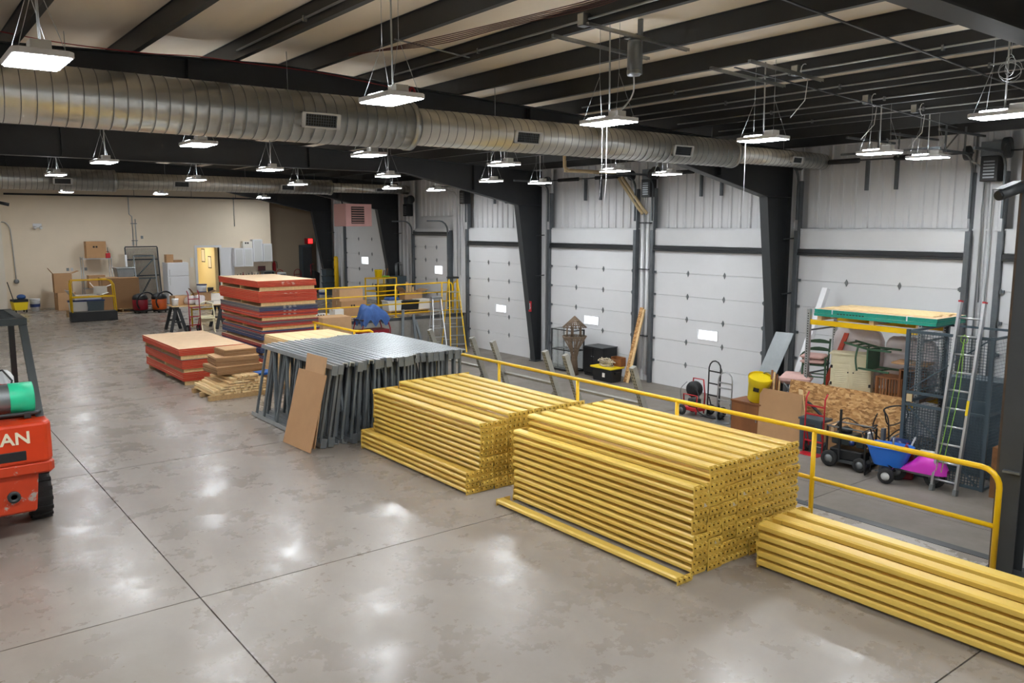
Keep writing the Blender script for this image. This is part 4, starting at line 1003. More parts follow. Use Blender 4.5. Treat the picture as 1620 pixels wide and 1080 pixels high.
# spreader
t = thing('broadcast_spreader', 'blue hopper push spreader with white rimmed wheels by the strand board', 'spreader', (13.85, 6.98, ZL), R(-80))
b = MB()
b.sheet(12, 20, lambda u, v: ((.2+.1*u)*1.25*math.copysign(abs(math.cos(2*math.pi*v))**.6, math.cos(2*math.pi*v)), (.15+.11*u)*math.copysign(abs(math.sin(2*math.pi*v))**.6, math.sin(2*math.pi*v)), .26+.34*u))
b.sheet(12, 20, lambda u, v: ((.195+.095*u)*1.25*math.copysign(abs(math.cos(2*math.pi*v))**.6, math.cos(2*math.pi*v)), (.145+.105*u)*math.copysign(abs(math.sin(2*math.pi*v))**.6, math.sin(2*math.pi*v)), .27+.335*u))
b.tube([((.3)*1.25*math.copysign(abs(math.cos(a))**.6, math.cos(a)), .262*math.copysign(abs(math.sin(a))**.6, math.sin(a)), .6) for a in [2*math.pi*q/24+.01 for q in range(24)]], .013, 6, True)
b.build('hopper', M['blue'], t)
for s in (-1,1): wheel(t,(.05,s*.3,.135),.135,.1,'y','offwhite')
MB().cyl((.05,-.3,.135),(.05,.3,.135),.012,n=6).build('axle', M['black'], t)
MB().tube([(-.38,-.16,.3),(-.36,-.14,.03),(-.36,.14,.03),(-.38,.16,.3)],.013,6).build('stand', M['black'], t)
MB().tube([(.1,-.15,.25),(-.3,-.14,.5),(-.42,-.2,.8),(-.42,.2,.8),(-.3,.14,.5),(.1,.15,.25)],.014,6).build('push_handle', M['black'], t)
MB().lathe([(.12,.16),(.12,.2),(.02,.24)],n=12).build('spinner', M['black'], t)
# black wheeled machine
t = thing('pressure_washer', 'black wheeled pressure washer cart standing before the strand board', 'machine', (14.05, 7.82, ZL), R(-85))
for s in (-1,1):
    wheel(t,(-.28,s*.27,.15),.15,.08,'y'); wheel(t,(.3,s*.27,.13),.13,.07,'y')
MB().box(-.4,.4,-.24,.24,.1,.15).build('deck', M['charcoal'], t); MB().box(-.32,.3,-.2,.2,.15,.34).build('battery_tray', M['black'], t, .02)
MB().box(-.3,.12,-.18,.18,.42,.62).box(.14,.3,-.14,.14,.4,.56).build('engine', M['fork_dark'], t, .02)
MB().lathe([(.1,.62),(.11,.7),(.03,.74)],c=(-.1,0,0),n=14).build('recoil_cover', M['black'], t)
for x in (-.36,.36):
    for s in (-1,1): MB().bar((x,s*.22,.13),(x,s*.22,.75),.03,.03).build('frame_post', M['black'], t)
MB().tube([(-.36,-.22,.75),(-.36,.22,.75),(.36,.22,.75),(.36,-.22,.75)],.015,6,True).build('frame_top', M['steel'], t)
MB().bar((-.1,-.26,.15),(-.1,-.26,1.1),.035,.035).build('mast', M['black'], t)
MB().tube(curve_pts([(.2,.1,.6),(.35,.25,.8),(.1,.3,.7),(-.2,.2,.85),(-.3,-.1,.7)]),.012,6).build('hose', M['black'], t)
MB().box(.3,.36,-.1,.1,.55,.7).build('gauge_box', M['offwhite'], t)
MB().ball((.1,-.2,.5),.05).build('filter_bowl', M['dblue'], t)
solo('steel_post', MB().box(-.04,.04,-.03,.03,0,.8).box(-.08,.08,-.08,.08,0,.012), M['steel'], 'short grey steel channel post beside the black pressure washer', 'post', (14.2, 7.3, ZL))
t = thing('blue_drum', 'dark blue metal drum behind the blue spreader', 'drum', (14.35, 7.05, ZL))
MB().lathe([(.17,0),(.18,.02),(.18,.22),(.185,.24),(.18,.26),(.18,.52),(.19,.54)],n=20).build('body', M['dblue'], t); MB().lathe([(.195,.53),(.195,.56),(.15,.62),(.02,.64)],n=20).build('lid', M['dblue'], t)
MB().lathe([(.182,.36),(.182,.48)],n=20,caps=False).build('label', M['paper'], t)
t = thing('bent_cart_frame', 'black tubular cart handle and hose leaning on the strand board', 'cart', (14.45, 7.35, ZL), R(-80))
MB().tube(curve_pts([(.1,-.15,0),(.05,-.15,.9),(-.05,-.12,1.12),(.2,0,1.2),(.3,.1,1.05),(.25,.15,.8),(.3,.15,0)]),.014,6).build('frame', M['black'], t)
MB().tube(curve_pts([(-.2,.0,1.0),(-.28,.05,.7),(-.1,.1,.5),(.2,.05,.75),(.4,.0,.5),(.45,0,.3)]),.012,6).build('hose', M['black'], t)
MB().tube(curve_pts([(-.05,-.1,1.1),(.0,.05,.8),(.3,.1,.95)]),.012,6).build('lever', M['black'], t)
t = thing('toy_trailer', 'pinkish red plastic seat between drum and spreader', 'toy', (14.15, 6.85, ZL+.0), R(-70))
MB().prism([(-.15,.0),(.15,.0),(.15,.35),(.1,.5),(.02,.62),(-.02,.6),(.02,.4),(-.15,.32)],-.12,.12,'y').build('shell', M['dred'], t, .02)
MB().bar((.05,.0,.5),(.14,.0,.75),.02,.03).build('grip', M['offwhite'], t)
# hand trucks and bins
hand_truck('red hand truck with curved grips standing before the strand board', (14.25, 8.72, ZL), R(-90), 'red', 1.2, .4, False)
t = thing('plastic_tote', 'grey plastic tote behind the red hand truck', 'tote', (14.52, 8.86, ZL), 0)
MB().prism([(-.14,0),(.14,0),(.17,.62),(-.17,.62)],-.24,.24,'y').build('body', M['cagegrey'], t); MB().box(-.19,.19,-.26,.26,.62,.66).build('rim', M['cagegrey'], t); MB().box(-.2,-.18,-.1,.1,.52,.56).build('handle', M['charcoal'], t)
t = carton('card_box', 'brown carton beside the grey tote behind the red hand truck', (14.5, 8.4, ZL), (.25, .35, .62), 0, 'carton3')
hand_truck('tall black hand truck standing in the lane before the white door', (15.25, 11.95, ZL), R(-95), 'black', 1.32, .36, True)
hand_truck('aluminium hand truck with rounded top beside the wooden cabinet', (15.0, 11.45, ZL), R(-90), 'alu', 1.15, .38, True, True)
t = thing('drain_machine', 'red and black drum machine on wheels left of the black hand truck', 'machine', (15.05, 12.35, ZL), R(-90))
MB().lathe([(.05,-.1),(.17,-.1),(.19,-.06),(.19,.06),(.17,.1),(.05,.1)],T=Tm((0,0,.62),rx=R(90)),n=20).build('drum', M['black'], t)
MB().tube([(-.18,.14,.05),(-.2,.14,.5),(-.15,.14,.85),(.15,.14,.85),(.2,.14,.5),(.18,.14,.05)],.018,8).tube([(-.18,-.14,.05),(-.2,-.14,.5),(.2,-.14,.5),(.18,-.14,.05)],.018,8).build('frame', M['red'], t)
MB().box(-.22,.22,-.16,.16,.12,.2).build('base', M['red'], t, .01); MB().box(-.12,.14,-.1,.1,.2,.4).build('motor', M['fork_dark'], t, .02)
for s in (-1,1): wheel(t,(-.2,s*.2,.12),.12,.05,'y')
MB().tube(curve_pts([(.1,-.1,.7),(.3,-.2,.5),(.25,-.2,.2),(.45,-.1,.05),(.6,0,.03),(.8,.1,.03)]),.012,6).build('cable', M['black'], t)
MB().tube(curve_pts([(-.1,-.15,.8),(-.25,-.2,.6),(-.2,-.2,.3),(-.3,-.1,.1)]),.01,6).build('cable', M['steel'], t)
# cabinet, barrel and leaning sheets
t = thing('wood_cabinet', 'brown wood-grain cabinet with the yellow barrel on top', 'cabinet', (14.75, 10.5, ZL), R(0))
MB().box(-.26,.26,-.36,.36,0,.68).build('body', M['bwood'], t, .004); MB().box(-.28,.28,-.38,.38,.68,.705).build('top', M['bwood'], t); MB().box(-.275,-.26,-.34,.34,.04,.64).build('door', M['bwood'], t)
MB().box(-.285,-.275,-.3,-.28,.3,.4).build('handle', M['steel'], t)
t = thing('plastic_barrel', 'bright yellow plastic barrel tipped on the brown cabinet', 'barrel', (14.78, 10.35, ZL+.71), R(20))
T = Tm((-.05,.05,.03), ry=R(-14), rx=R(10))
MB().lathe([(.18,0),(.2,.03),(.225,.4),(.24,.42),(.24,.47),(.25,.5),(.25,.53),(.23,.53)],T=T,n=24).build('body', M['byellow'], t)
MB().lathe([(.254,.5),(.258,.53),(.254,.56)],T=T,n=24,caps=False).build('rim_ring', M['byellow'], t)
MB().box(-.24,-.22,-.06,.06,.3,.38,T).build('printed_label', M['ink'], t)
t = thing('coiled_hose', 'grey hose arched over the yellow barrel and trim strips', 'hose', (14.85, 9.95, ZL))
MB().tube(curve_pts([(.1,.55,1.1),(0,.35,1.33),(0,.1,1.33),(.0,-.15,1.15),(.05,-.3,.85),(.05,-.35,.4),(.05,-.3,.02)]),.022,8).build('hose', M['steel'], t)
MB().tube(curve_pts([(.0,-.3,.03),(-.0,-.5,.5),(.0,-.65,.85),(-.1,-.9,.8),(-.15,-1.2,.6)]),.03,8).build('black_hose', M['black'], t)
for k in range(4): leaning('trim_strip', 'pale wooden trim strip leaning by the barrel, %s from the left' % words[k], 'timber', (14.55+.02*k, 9.98-.05*k, ZL), (0,-.04,0), (.25,.12,1.42-.04*k), .018, 'pine' if k % 2 else 'bwood')
leaning('pine_plank', 'short raw plank leaning beside the cardboard sheet in the lane', 'plank', (14.6, 9.1, ZL), (0,-.09,0), (.02,.22,1.15), .02, 'pine2')
leaning('card_sheet', 'tan cardboard sheet leaning in the lane before the brown cabinet', 'cardboard', (14.42, 10.13, ZL+.005), (0,-1.0,0), (.12,0.05,1.06), .006, 'carton', slits)
solo('dark_bin', MB().lathe([(.17,0),(.2,.75),(.215,.76),(.215,.8),(.19,.8),(.16,.02)],n=18), M['charcoal'], 'dark grey plastic bin behind the leaning cardboard sheet', 'bin', (14.95, 9.75, ZL))
leaning('corrugated_sheet', 'grey translucent panel leaning against the steel column', 'panel', (15.0, 11.1, ZL), (.05,-.42,0), (.75,-.42,2.1), .012, 'steel')
# objects against doors 2 and 1
t = thing('display_case', 'black framed glass display case against the white door', 'display case', (16.75, 18.75, ZL))
for x in (-.25,.25):
    for y in (-.46,.46): MB().box(x-.018,x+.018,y-.018,y+.018,0,1.3).build('post', M['black'], t)
for z_ in (.05,.66,1.28):
    MB().box(-.25,.25,-.47,-.45,z_-.015,z_+.015).box(-.25,.25,.45,.47,z_-.015,z_+.015).box(-.26,-.24,-.46,.46,z_-.015,z_+.015).box(.24,.26,-.46,.46,z_-.015,z_+.015).build('rail', M['black'], t)
for z0_, z1_ in ((.07,.64),(.68,1.26)): MB().box(-.252,-.247,-.44,.44,z0_,z1_).build('pane', M['clear'], t)
for s in (-1,1): MB().box(-.23,.23,s*.455-.002,s*.455+.002,.07,1.26).build('pane', M['clear'], t)
MB().box(-.24,.24,-.44,.44,.64,.65).build('shelf', M['clear'], t); MB().box(-.26,.26,-.47,.47,1.29,1.3).build('top', M['clear'], t); MB().box(-.25,.25,-.45,.45,.02,.05).build('base', M['black'], t)
t = thing('twig_birdhouse', 'tall rustic twig birdhouse on a flared twig stand', 'birdhouse', (16.35, 18.0, ZL))
rn = random.Random(5); b = MB()
for k in range(34):
    a = 2*math.pi*k/34+rn.uniform(-.1,.1); r0 = .1+rn.uniform(-.03,.03); r2 = .36
    b.tube([(r0*math.cos(a),r0*math.sin(a),0),(.08*math.cos(a+.3),.08*math.sin(a+.3),.55),(.14*math.cos(a+.4),.14*math.sin(a+.4),.8),(r2*math.cos(a+.4),r2*math.sin(a+.4),1.18)],.011,5)
b.build('twig_trunk', M['twig'], t)['kind'] = 'stuff'
b = MB()
for q in range(4):
    for k in range(20):
        a = 2*math.pi*k/20; r_ = .3+.02*q; a2 = 2*math.pi*(k+1)/20; b.tube([(r_*math.cos(a),r_*math.sin(a),1.07+.035*q),(r_*math.cos(a2+.1),r_*math.sin(a2+.1),1.075+.035*q)],.012,5)
b.build('twig_basket', M['twig'], t)['kind'] = 'stuff'
for k in range(5):
    a = 2*math.pi*k/5; MB().cyl((.22*math.cos(a),.22*math.sin(a),1.15),(.22*math.cos(a),.22*math.sin(a),1.5),.022,n=7).build('roof_post', M['twig'], t)
b = MB()
for k in range(26):
    a = 2*math.pi*k/26; b.tube([(.36*math.cos(a),.36*math.sin(a),1.44),(.0,0,1.78)],.013,5)
for q in range(5): r_ = .34-.06*q; b.tube([(r_*math.cos(2*math.pi*k/14),r_*math.sin(2*math.pi*k/14),1.47+.055*q) for k in range(14)],.011,5,True)
b.build('twig_roof', M['twig'], t)['kind'] = 'stuff'
t = thing('black_cabinet', 'low black cabinet beside the twig birdhouse', 'cabinet', (16.95, 17.5, ZL))
MB().box(-.3,.3,-.4,.4,.06,.86).build('body', M['black'], t, .008); MB().box(-.31,.31,-.41,.41,.86,.885).build('top', M['charcoal'], t)
for s in (-1,1):
    o = MB().box(-.318,-.3,s*.2-.19,s*.2+.19,.1,.83).build('door', M['black'], t); MB().ball((-.33,s*.04,.6),.015).build('knob', M['steel'], o)
MB().box(-.28,.28,-.38,.38,0,.06).build('plinth', M['black'], t)
t = thing('storage_tote', 'black storage tote with yellow lid next to the black cabinet', 'tote', (16.5, 16.75, ZL))
MB().prism([(-.2,0),(.2,0),(.25,.38),(-.25,.38)],-.38,.38,'y').build('body', M['black'], t, .02); MB().box(-.28,.28,-.43,.43,.38,.43).build('lid', M['byellow'], t, .012)
for s in (-1,1): MB().box(-.1,.1,s*.42-.03,s*.42+.03,.24,.3).build('handle', M['black'], t)
MB().box(-.245,-.235,-.15,-.05,.14,.26).build('label', M['paper'], t)
t = thing('rope_heap', 'heap of pale rope and brown box on the yellow tote lid', 'rope', (16.5, 16.75, ZL+.43))
rn = random.Random(9); b = MB()
for k in range(16):
    r_ = .1+rn.random()*.12; cx = rn.uniform(-.06,.06); cy = rn.uniform(-.14,.14); zz = .02+.012*k
    b.tube([(cx+r_*.7*math.cos(2*math.pi*q/10), cy+r_*math.sin(2*math.pi*q/10), zz+.02*math.sin(q*1.7+k)) for q in range(10)],.014,5,True)
b.build('coil', M['clay'], t)
solo('wood_box', MB().box(-.1,.1,-.2,.2,0,.03).box(-.1,.1,-.2,-.17,.03,.26).box(-.1,.1,.17,.2,.03,.26).box(.08,.1,-.17,.17,.03,.26).box(-.1,-.08,-.17,.17,.03,.2), M['bwood'], 'small brown wooden box at the back of the yellow tote lid', 'box', (16.75, 16.55, ZL+.43))
leaning('timber_plank', 'orange pine plank pair leaning on the pier between two doors', 'plank', (16.75, 16.3, ZL), (0,-.12,0), (.5,-.12,2.12), .045, 'osb')
leaning('timber_plank', 'second narrower pine plank leaning beside the orange plank', 'plank', (16.7, 16.14, ZL), (0,-.07,0), (.52,-.1,2.08), .04, 'pine')
# ================================================================== FAR PLATFORM AND END WALL
def step_ladder(label, loc, rz, h, m, top='black', w0=.28, w1=.5):
    t = thing('step_ladder', label, 'ladder', loc, rz); sp = h*.3
    for s in (-1,1):
        MB().bar((s*w1/2,-sp,0),(s*w0/2,-.05,h-.05),.03,.075,(0,1,0)).build('front_rail', M[m], t)
        MB().bar((s*w1/2,sp*.8,0),(s*w0/2,.05,h-.1),.025,.05,(0,1,0)).build('rear_rail', M[m], t)
    n = int(h/.3)
    for k in range(1,n):
        f = k*.3/h; wv = w1+(w0-w1)*f; y = -sp+(sp-.05)*f; MB().box(-wv/2,wv/2,y-.04,y+.04,k*.3-.012,k*.3+.012).build('step', M['alu'], t)
    for k in range(1,n,2):
        f = k*.3/h; wv = w1+(w0-w1)*f; y = sp*.8-(sp*.8-.05)*f; MB().bar((-wv/2,y,k*.3),(wv/2,y,k*.3),.02,.02).build('rear_brace', M['alu'], t)
    MB().box(-w0/2-.05,w0/2+.05,-.12,.12,h-.05,h+.02).build('top_cap', M[top], t, .01)
    return t
step_ladder('short aluminium step ladder standing in the lane by the concrete wall', (15.55, 24.35, ZL), R(-20), 1.95, 'alu', 'steel')
step_ladder('tall yellow step ladder with black cap beside the aluminium one', (16.35, 24.5, ZL), R(-20), 2.62, 'rail', 'black', .3, .58)
t = carton('bulk_carton', 'large tan bulk carton standing in the lane before the concrete wall', (11.35, 23.9, ZL), (.95, .8, 1.6), R(-3), 'carton2', prints=3)
t = thing('steel_cart', 'brown steel cart loaded with a bunched blue tarpaulin', 'cart', (12.75, 23.9, ZL), 0)
for x in (-.5,.5):
    for y in (-.3,.3): MB().tube(curve_pts([(x,y,.0),(x*.95,y,.7),(x*1.04,y,1.05),(x*.9,y,1.32),(x*.95,y,1.45)],4),.02,6).build('leg', M['dred'], t)
MB().box(-.48,.48,-.3,.3,.95,1.08).build('tray', M['dred'], t); MB().box(-.5,.5,-.32,.32,1.4,1.44).build('top_frame', M['black'], t); MB().box(-.48,.48,-.3,.3,.25,.3).build('low_shelf', M['dred'], t)
def tarp_mesh(w_, d_, h_):
    rn = random.Random(4); G = 26
    bumps = [(rn.uniform(.15,.85), rn.uniform(.15,.85), rn.uniform(.06,.14), rn.uniform(.3,1)) for _ in range(16)]
    def f(u, v):
        e = min(u, 1-u, v, 1-v); zz = sum(a*math.exp(-((u-cx)**2+(v-cy)**2)/(2*s*s)) for cx, cy, s, a in bumps)*.45
        zz += .18*math.sin(11*u+4*v)*math.sin(9*v-3*u)
        dr = max(0, .14-e)/.14
        return ((u-.5)*w_*(1-.12*dr), (v-.5)*d_*(1-.2*dr), .02+h_*min(1, max(.04, zz))*(1-dr)**.6-.22*dr*(.6+.5*math.sin(17*u+13*v)))
    return MB().sheet(G, G, f).sheet(G, G, lambda u, v: tuple(Vector(f(u, v))-Vector((0,0,.012))))
solo('blue_tarpaulin', tarp_mesh(1.15, .85, .5), M['tarp'], 'bunched blue tarpaulin heaped on the brown steel cart', 'tarpaulin', (12.75, 23.9, ZL+1.44))
for k, (x, tl) in enumerate(((14.3, .3), (14.9, .12), (15.2, -.1))):
    leaning('steel_channel', 'dark steel channel leaning on the concrete wall, %s from the left' % words[k], 'channel', (x, 24.75, ZL), (.09,0,0), (tl,.4,1.5-.2*k), .05, 'up')
# platform goods
t = carton('card_box', 'wide brown carton on the platform behind the four-bar rail', (13.55, 27.1, 0), (1.0, .7, .55), R(2), 'carton', prints=2)
t = carton('card_box', 'second brown carton stacked on the wide carton behind the rail', (13.5, 27.1, .55), (.9, .65, .42), R(-3), 'carton2')
t = carton('card_box', 'small white carton beside the brown cartons behind the rail', (12.85, 26.7, 0), (.35, .4, .3), R(5), 'paper')
t = carton('card_box', 'flat white box at the left end of the platform', (12.0, 26.4, 0), (.7, .4, .2), R(3), 'paper', prints=3)
t = thing('wire_cart', 'yellow cage cart with black bin inside on the platform', 'cart', (15.7, 28.6, 0), R(15))
for x in (-.5,.5):
    for y in (-.35,.35): MB().box(x-.02,x+.02,y-.02,y+.02,.08,1.22).build('post', M['rail'], t)
for z_ in (.15,.7,1.2):
    for y in (-.35,.35): MB().box(-.5,.5,y-.015,y+.015,z_-.02,z_+.02).build('rail', M['rail'], t)
    for x in (-.5,.5): MB().box(x-.015,x+.015,-.35,.35,z_-.02,z_+.02).build('rail', M['rail'], t)
MB().box(-.5,.5,-.35,.35,1.2,1.22).build('top_deck', M['rail'], t); MB().box(-.5,.5,-.35,.35,.13,.16).build('deck', M['rail'], t)
b = MB(); mesh_panel(b,(-.5,-.35,.15),(.45,0,0),(0,0,1.05),.05); b.build('wire_mesh', M['rail'], t)['kind'] = 'stuff'
for x in (-.42,.42):
    for y in (-.28,.28): wheel(t,(x,y,.045),.045,.03,'x')
solo('black_bin', MB().prism([(-.26,0),(.26,0),(.32,.75),(-.32,.75)],-.22,.22,'y').box(-.34,.34,-.24,.24,.75,.79), M['black'], 'black plastic bin standing inside the yellow cage cart', 'bin', (15.85, 28.55, .165), R(15), None, .015)
bucket('yellow_pot', 'yellow plastic pot on top of the yellow cage cart', (15.6, 28.6, 1.225), .16, .3, 'byellow', None, False)
t = thing('green_tray', 'lime green tray with small clutter on the cage cart', 'tray', (15.85, 28.7, 1.225))
MB().box(-.22,.22,-.15,.15,0,.05).build('tray', M['green'], t, .01)
for k in range(5): MB().cyl((-.15+k*.07,random.uniform(-.08,.08),.05),(-.12+k*.08,random.uniform(-.1,.1),.25+.1*random.random()),.02,n=7).build('brush', M['offwhite' if k%2 else 'bwood'], t)
t = thing('wire_frame_stack', 'tangle of thin metal frames leaning beside the yellow cage cart', 'wire frame', (16.65, 28.95, 1.225))
for k in range(4): MB().tube([(-.15+.03*k,-.1,0),(-.1+.03*k,.0,.5),(.1+.04*k,.05,.55),(.12+.04*k,.0,.0)],.012,6).build('frame', M['steel'], t)
MB().box(-.3,.3,-.2,.2,-1.22,0).build('support_bin', M['cagegrey'], t)
t = carton('card_box', 'open tan carton on the platform beside the narrow door', (16.45, 27.6, .3), (.75, .5, .4), R(-5), 'carton2', True)
solo('packing_case', MB().box(-.4,.4,-.3,.3,0,.28).box(-.42,.42,-.32,.32,.28,.3), M['carton'], 'low brown case under the open tan carton', 'box', (16.45, 27.6, 0), R(-5))
for k in range(3): solo('wood_offcut', MB().box(-.05,.05,-.012,.012,0,.75-.1*k), M['pine'], 'pale board offcut standing in the open carton, %s from the left' % words[k], 'timber', (16.3+.13*k, 27.62, .32), R(8*k))
pallet('low pallet of bins behind the four-bar rail near the narrow door', (15.5, 26.5, 0), R(-5), 1.6, .9)
solo('white_bin', MB().prism([(-.26,0),(.26,0),(.3,.34),(-.3,.34)],-.22,.22,'y').box(-.32,.32,-.24,.24,.34,.37), M['offwhite'], 'white plastic bin with blue cloth on the low pallet', 'bin', (14.95, 26.45, .14), R(3), None, .01)
solo('blue_cloth', softbox(.55,.4,.12,.06,21,.6), M['tarp'], 'folded blue cloth on top of the white bin', 'cloth', (14.95, 26.45, .51))
solo('black_tote', MB().prism([(-.32,0),(.32,0),(.36,.3),(-.36,.3)],-.24,.24,'y').box(-.38,.38,-.26,.26,.3,.34), M['black'], 'black tote with lid in the middle of the low pallet', 'tote', (15.62, 26.45, .14), R(-4), None, .01)
t = carton('card_box', 'white carton on the right end of the low pallet', (16.2, 26.45, .14), (.5, .45, .36), R(4), 'paper')
t = thing('bollard', 'tall yellow bollard beside the far overhead door', 'bollard', (16.95, 35.1, 0))
MB().lathe([(.1,0),(.1,1.75),(.07,1.82),(.01,1.84)],n=18).build('tube', M['rail'], t); MB().lathe([(.14,0),(.14,.03)],n=18).build('base', M['charcoal'], t)
for k in range(4):
    t = thing('grey_crate', 'grey plastic crate by the bollard, %s from the floor' % words[k], 'crate', (16.75, 35.6, k*.31), R(3*k))
    MB().prism([(-.2,0),(.2,0),(.23,.29),(-.23,.29)],-.17,.17,'y').build('body', M['cagegrey'], t); MB().box(-.25,.25,-.19,.19,.27,.3).build('rim', M['charcoal'], t)
bucket('white_bucket', 'white bucket with grey handle left of the bollard', (16.0, 34.6, 0), .17, .4, 'white', None, True, None, 'dblue')
t = thing('steel_locker', 'tall grey steel locker door with red exit lamp above', 'locker', (16.75, 38.05, 0))
MB().box(-.25,.25,-.2,.2,0,2.3).build('body', M['cagegrey'], t, .01); MB().box(-.22,.22,-.22,-.2,.05,2.2).build('door', M['charcoal'], t); MB().box(.12,.15,-.25,-.22,1.0,1.15).build('handle', M['steel'], t)
t = thing('exit_lamp', 'small glowing red lamp on the wall above the grey locker', 'lamp', (16.9, 37.8, 2.35)); MB().box(-.13,.13,-.05,.35,0,.28).build('housing', M['red'], t, .01); MB().box(-.11,.11,-.062,-.05,.03,.25).build('lens', M['glow'], t)
hand_truck('red hand truck with fire extinguisher against the tan recess wall', (15.35, 37.9, 0), R(180), 'red', 1.15, .35, True)
hand_truck('second red hand truck at the right of the tan recess wall', (16.2, 37.8, 0), R(180), 'dred', 1.15, .35, True)
t = thing('fire_extinguisher', 'red fire extinguisher hanging on the tan recess wall', 'extinguisher', (15.25, 38.3, 1.05)); MB().lathe([(.07,0),(.075,.03),(.075,.38),(.03,.45),(.03,.5)],n=14).build('cylinder', M['red'], t); MB().tube([(.0,0,.5),(.12,-.05,.45),(.13,-.05,.15)],.014,6).build('hose', M['black'], t); MB().box(-.06,.06,.0,.1,.1,.3).build('bracket', M['steel'], t)
t = thing('yellow_basket', 'small yellow basket between the two red hand trucks', 'basket', (15.8, 37.6, 0)); MB().prism([(-.2,.55),(.2,.55),(.24,.8),(-.24,.8)],-.15,.15,'y').build('basket', M['byellow'], t)
for s in (-1,1): MB().box(s*.2-.02,s*.2+.02,-.12,.12,0,.55).build('leg', M['red'], t)
t = thing('black_bag_cart', 'dark wheeled caddy between locker and stacked crates', 'cart', (16.6, 36.75, 0)); MB().prism([(-.18,.15),(.18,.15),(.22,1.0),(-.1,1.15)],-.15,.15,'y').build('bag', M['black'], t, .03); MB().tube([(-.1,.1,.2),(-.12,.12,1.4),(.05,.12,1.42)],.015,6).build('handle', M['red'], t)
for s in (-1,1): wheel(t,(s*.15,.15,.09),.09,.04)
# kitchen along the end wall
def wall_cab(label, x0, x1, z0, z1, nd):
    t = thing('wall_cabinet', label, 'cabinet', ((x0+x1)/2, YB-.17, z0)); w_ = x1-x0
    MB().box(-w_/2,w_/2,-.15,.17,0,z1-z0).build('body', M['white'], t)
    for k in range(nd):
        a = -w_/2+w_*k/nd+.01; b_ = -w_/2+w_*(k+1)/nd-.01
        d = MB().box(a,b_,-.17,-.15,.01,z1-z0-.01).build('door', M['white'], t); MB().box(a+.05,b_-.05,-.163,-.171,.06,z1-z0-.06).box(a+.07,b_-.07,-.175,-.17,.08,z1-z0-.08).build('raised_panel', M['offwhite'], d)
wall_cab('double white wall cabinet next to the open white door', 12.68, 13.52, 1.42, 2.24, 2)
wall_cab('tall single white wall cabinet in the middle of the kitchen run', 13.53, 13.98, 1.62, 2.62, 1)
wall_cab('white wall cabinet at the right end of the kitchen run', 13.99, 14.42, 1.62, 2.42, 1)
t = carton('card_box', 'white printed box on top of the double wall cabinet', (13.3, YB-.17, 2.24), (.42, .28, .3), 0, 'paper', prints=2)
t = thing('base_counter', 'white kitchen base counter under the wall cabinets', 'counter', (13.55, YB-.3, 0)); MB().box(-.92,.92,-.3,.3,0,.86).build('carcass', M['white'], t); MB().box(-.95,.95,-.33,.3,.86,.9).build('worktop', M['offwhite'], t)
for k in range(4): MB().box(-.9+k*.455,-.46+k*.455,-.32,-.3,.08,.82).build('door', M['white'], t)
t = thing('microwave', 'grey microwave oven at the right of the kitchen counter', 'microwave', (14.15, YB-.3, .9)); MB().box(-.26,.26,-.2,.2,0,.3).build('body', M['steel'], t, .01); MB().box(-.22,.1,-.21,-.2,.04,.26).build('door_glass', M['grille'], t); MB().box(.12,.24,-.21,-.2,.04,.26).build('keypad', M['black'], t)
t = thing('red_rack', 'red gridded card rack above the microwave', 'rack', (13.95, YB-.2, 1.2)); MB().box(-.16,.16,-.02,.02,0,.22).build('back', M['dred'], t)
for k in range(3): MB().box(-.15,.15,-.03,-.02,.02+k*.07,.07+k*.07).build('pocket', M['grille'], t)
MB().box(-.02,.02,-.02,.2,0,.05).build('wall_arm', M['steel'], t)
cols = ['ink','twig','dred','rust','gchair','black','red','charcoal','bwood']
for k in range(9):
    t = thing('bottle', '%s bottle on the kitchen counter, %s from the left' % (('dark','brown','red','amber','green','black','red','grey','brown')[k], (words+['seventh','eighth','ninth'])[k]), 'bottle', (12.8+k*.13, YB-.25-.05*(k%2), .9), 0, 'bottles on the counter')
    h_ = .16+.09*((k*7)%3)/2; MB().lathe([(.04,0),(.045,.02),(.045,h_*.6),(.018,h_*.78),(.018,h_)],n=10).build('glass', M[cols[k]], t); MB().lathe([(.02,h_),(.02,h_+.02)],n=8).build('cap', M['black'], t)
t = thing('water_cooler', 'white and grey water dispenser right of the counter', 'water cooler', (14.75, 36.2, 0)); MB().box(-.16,.16,-.16,.16,0,1.12).build('body', M['offwhite'], t, .015); MB().box(-.13,.13,-.17,-.16,.7,1.05).build('tap_panel', M['steel'], t); MB().box(-.05,.05,-.19,-.17,.86,.92).build('tap', M['dblue'], t)
t = thing('grey_pole_cap', 'grey post end rising behind the tall board stack', 'post', (11.6, 32.0, 0)); MB().box(-.05,.05,-.05,.05,0,1.15).build('shaft', M['cagegrey'], t); MB().box(-.12,.12,-.12,.12,0,.02).build('foot', M['cagegrey'], t)
def frame_pic(label, loc, rz, w_, h_):
    t = thing('picture_frame', label, 'picture', loc, rz); MB().box(-w_/2,w_/2,0,.02,0,h_).build('frame', M['ink'], t); MB().box(-w_/2+.04,w_/2-.04,-.004,.0,.04,h_-.04).build('print', M['paper'], t)
frame_pic('left black framed picture on the yellow lit office wall', (12.195, 39.2, 1.55), R(-90), .5, .62)
frame_pic('right black framed picture on the yellow lit office wall', (12.195, 38.3, 1.3), R(-90), .45, .55)
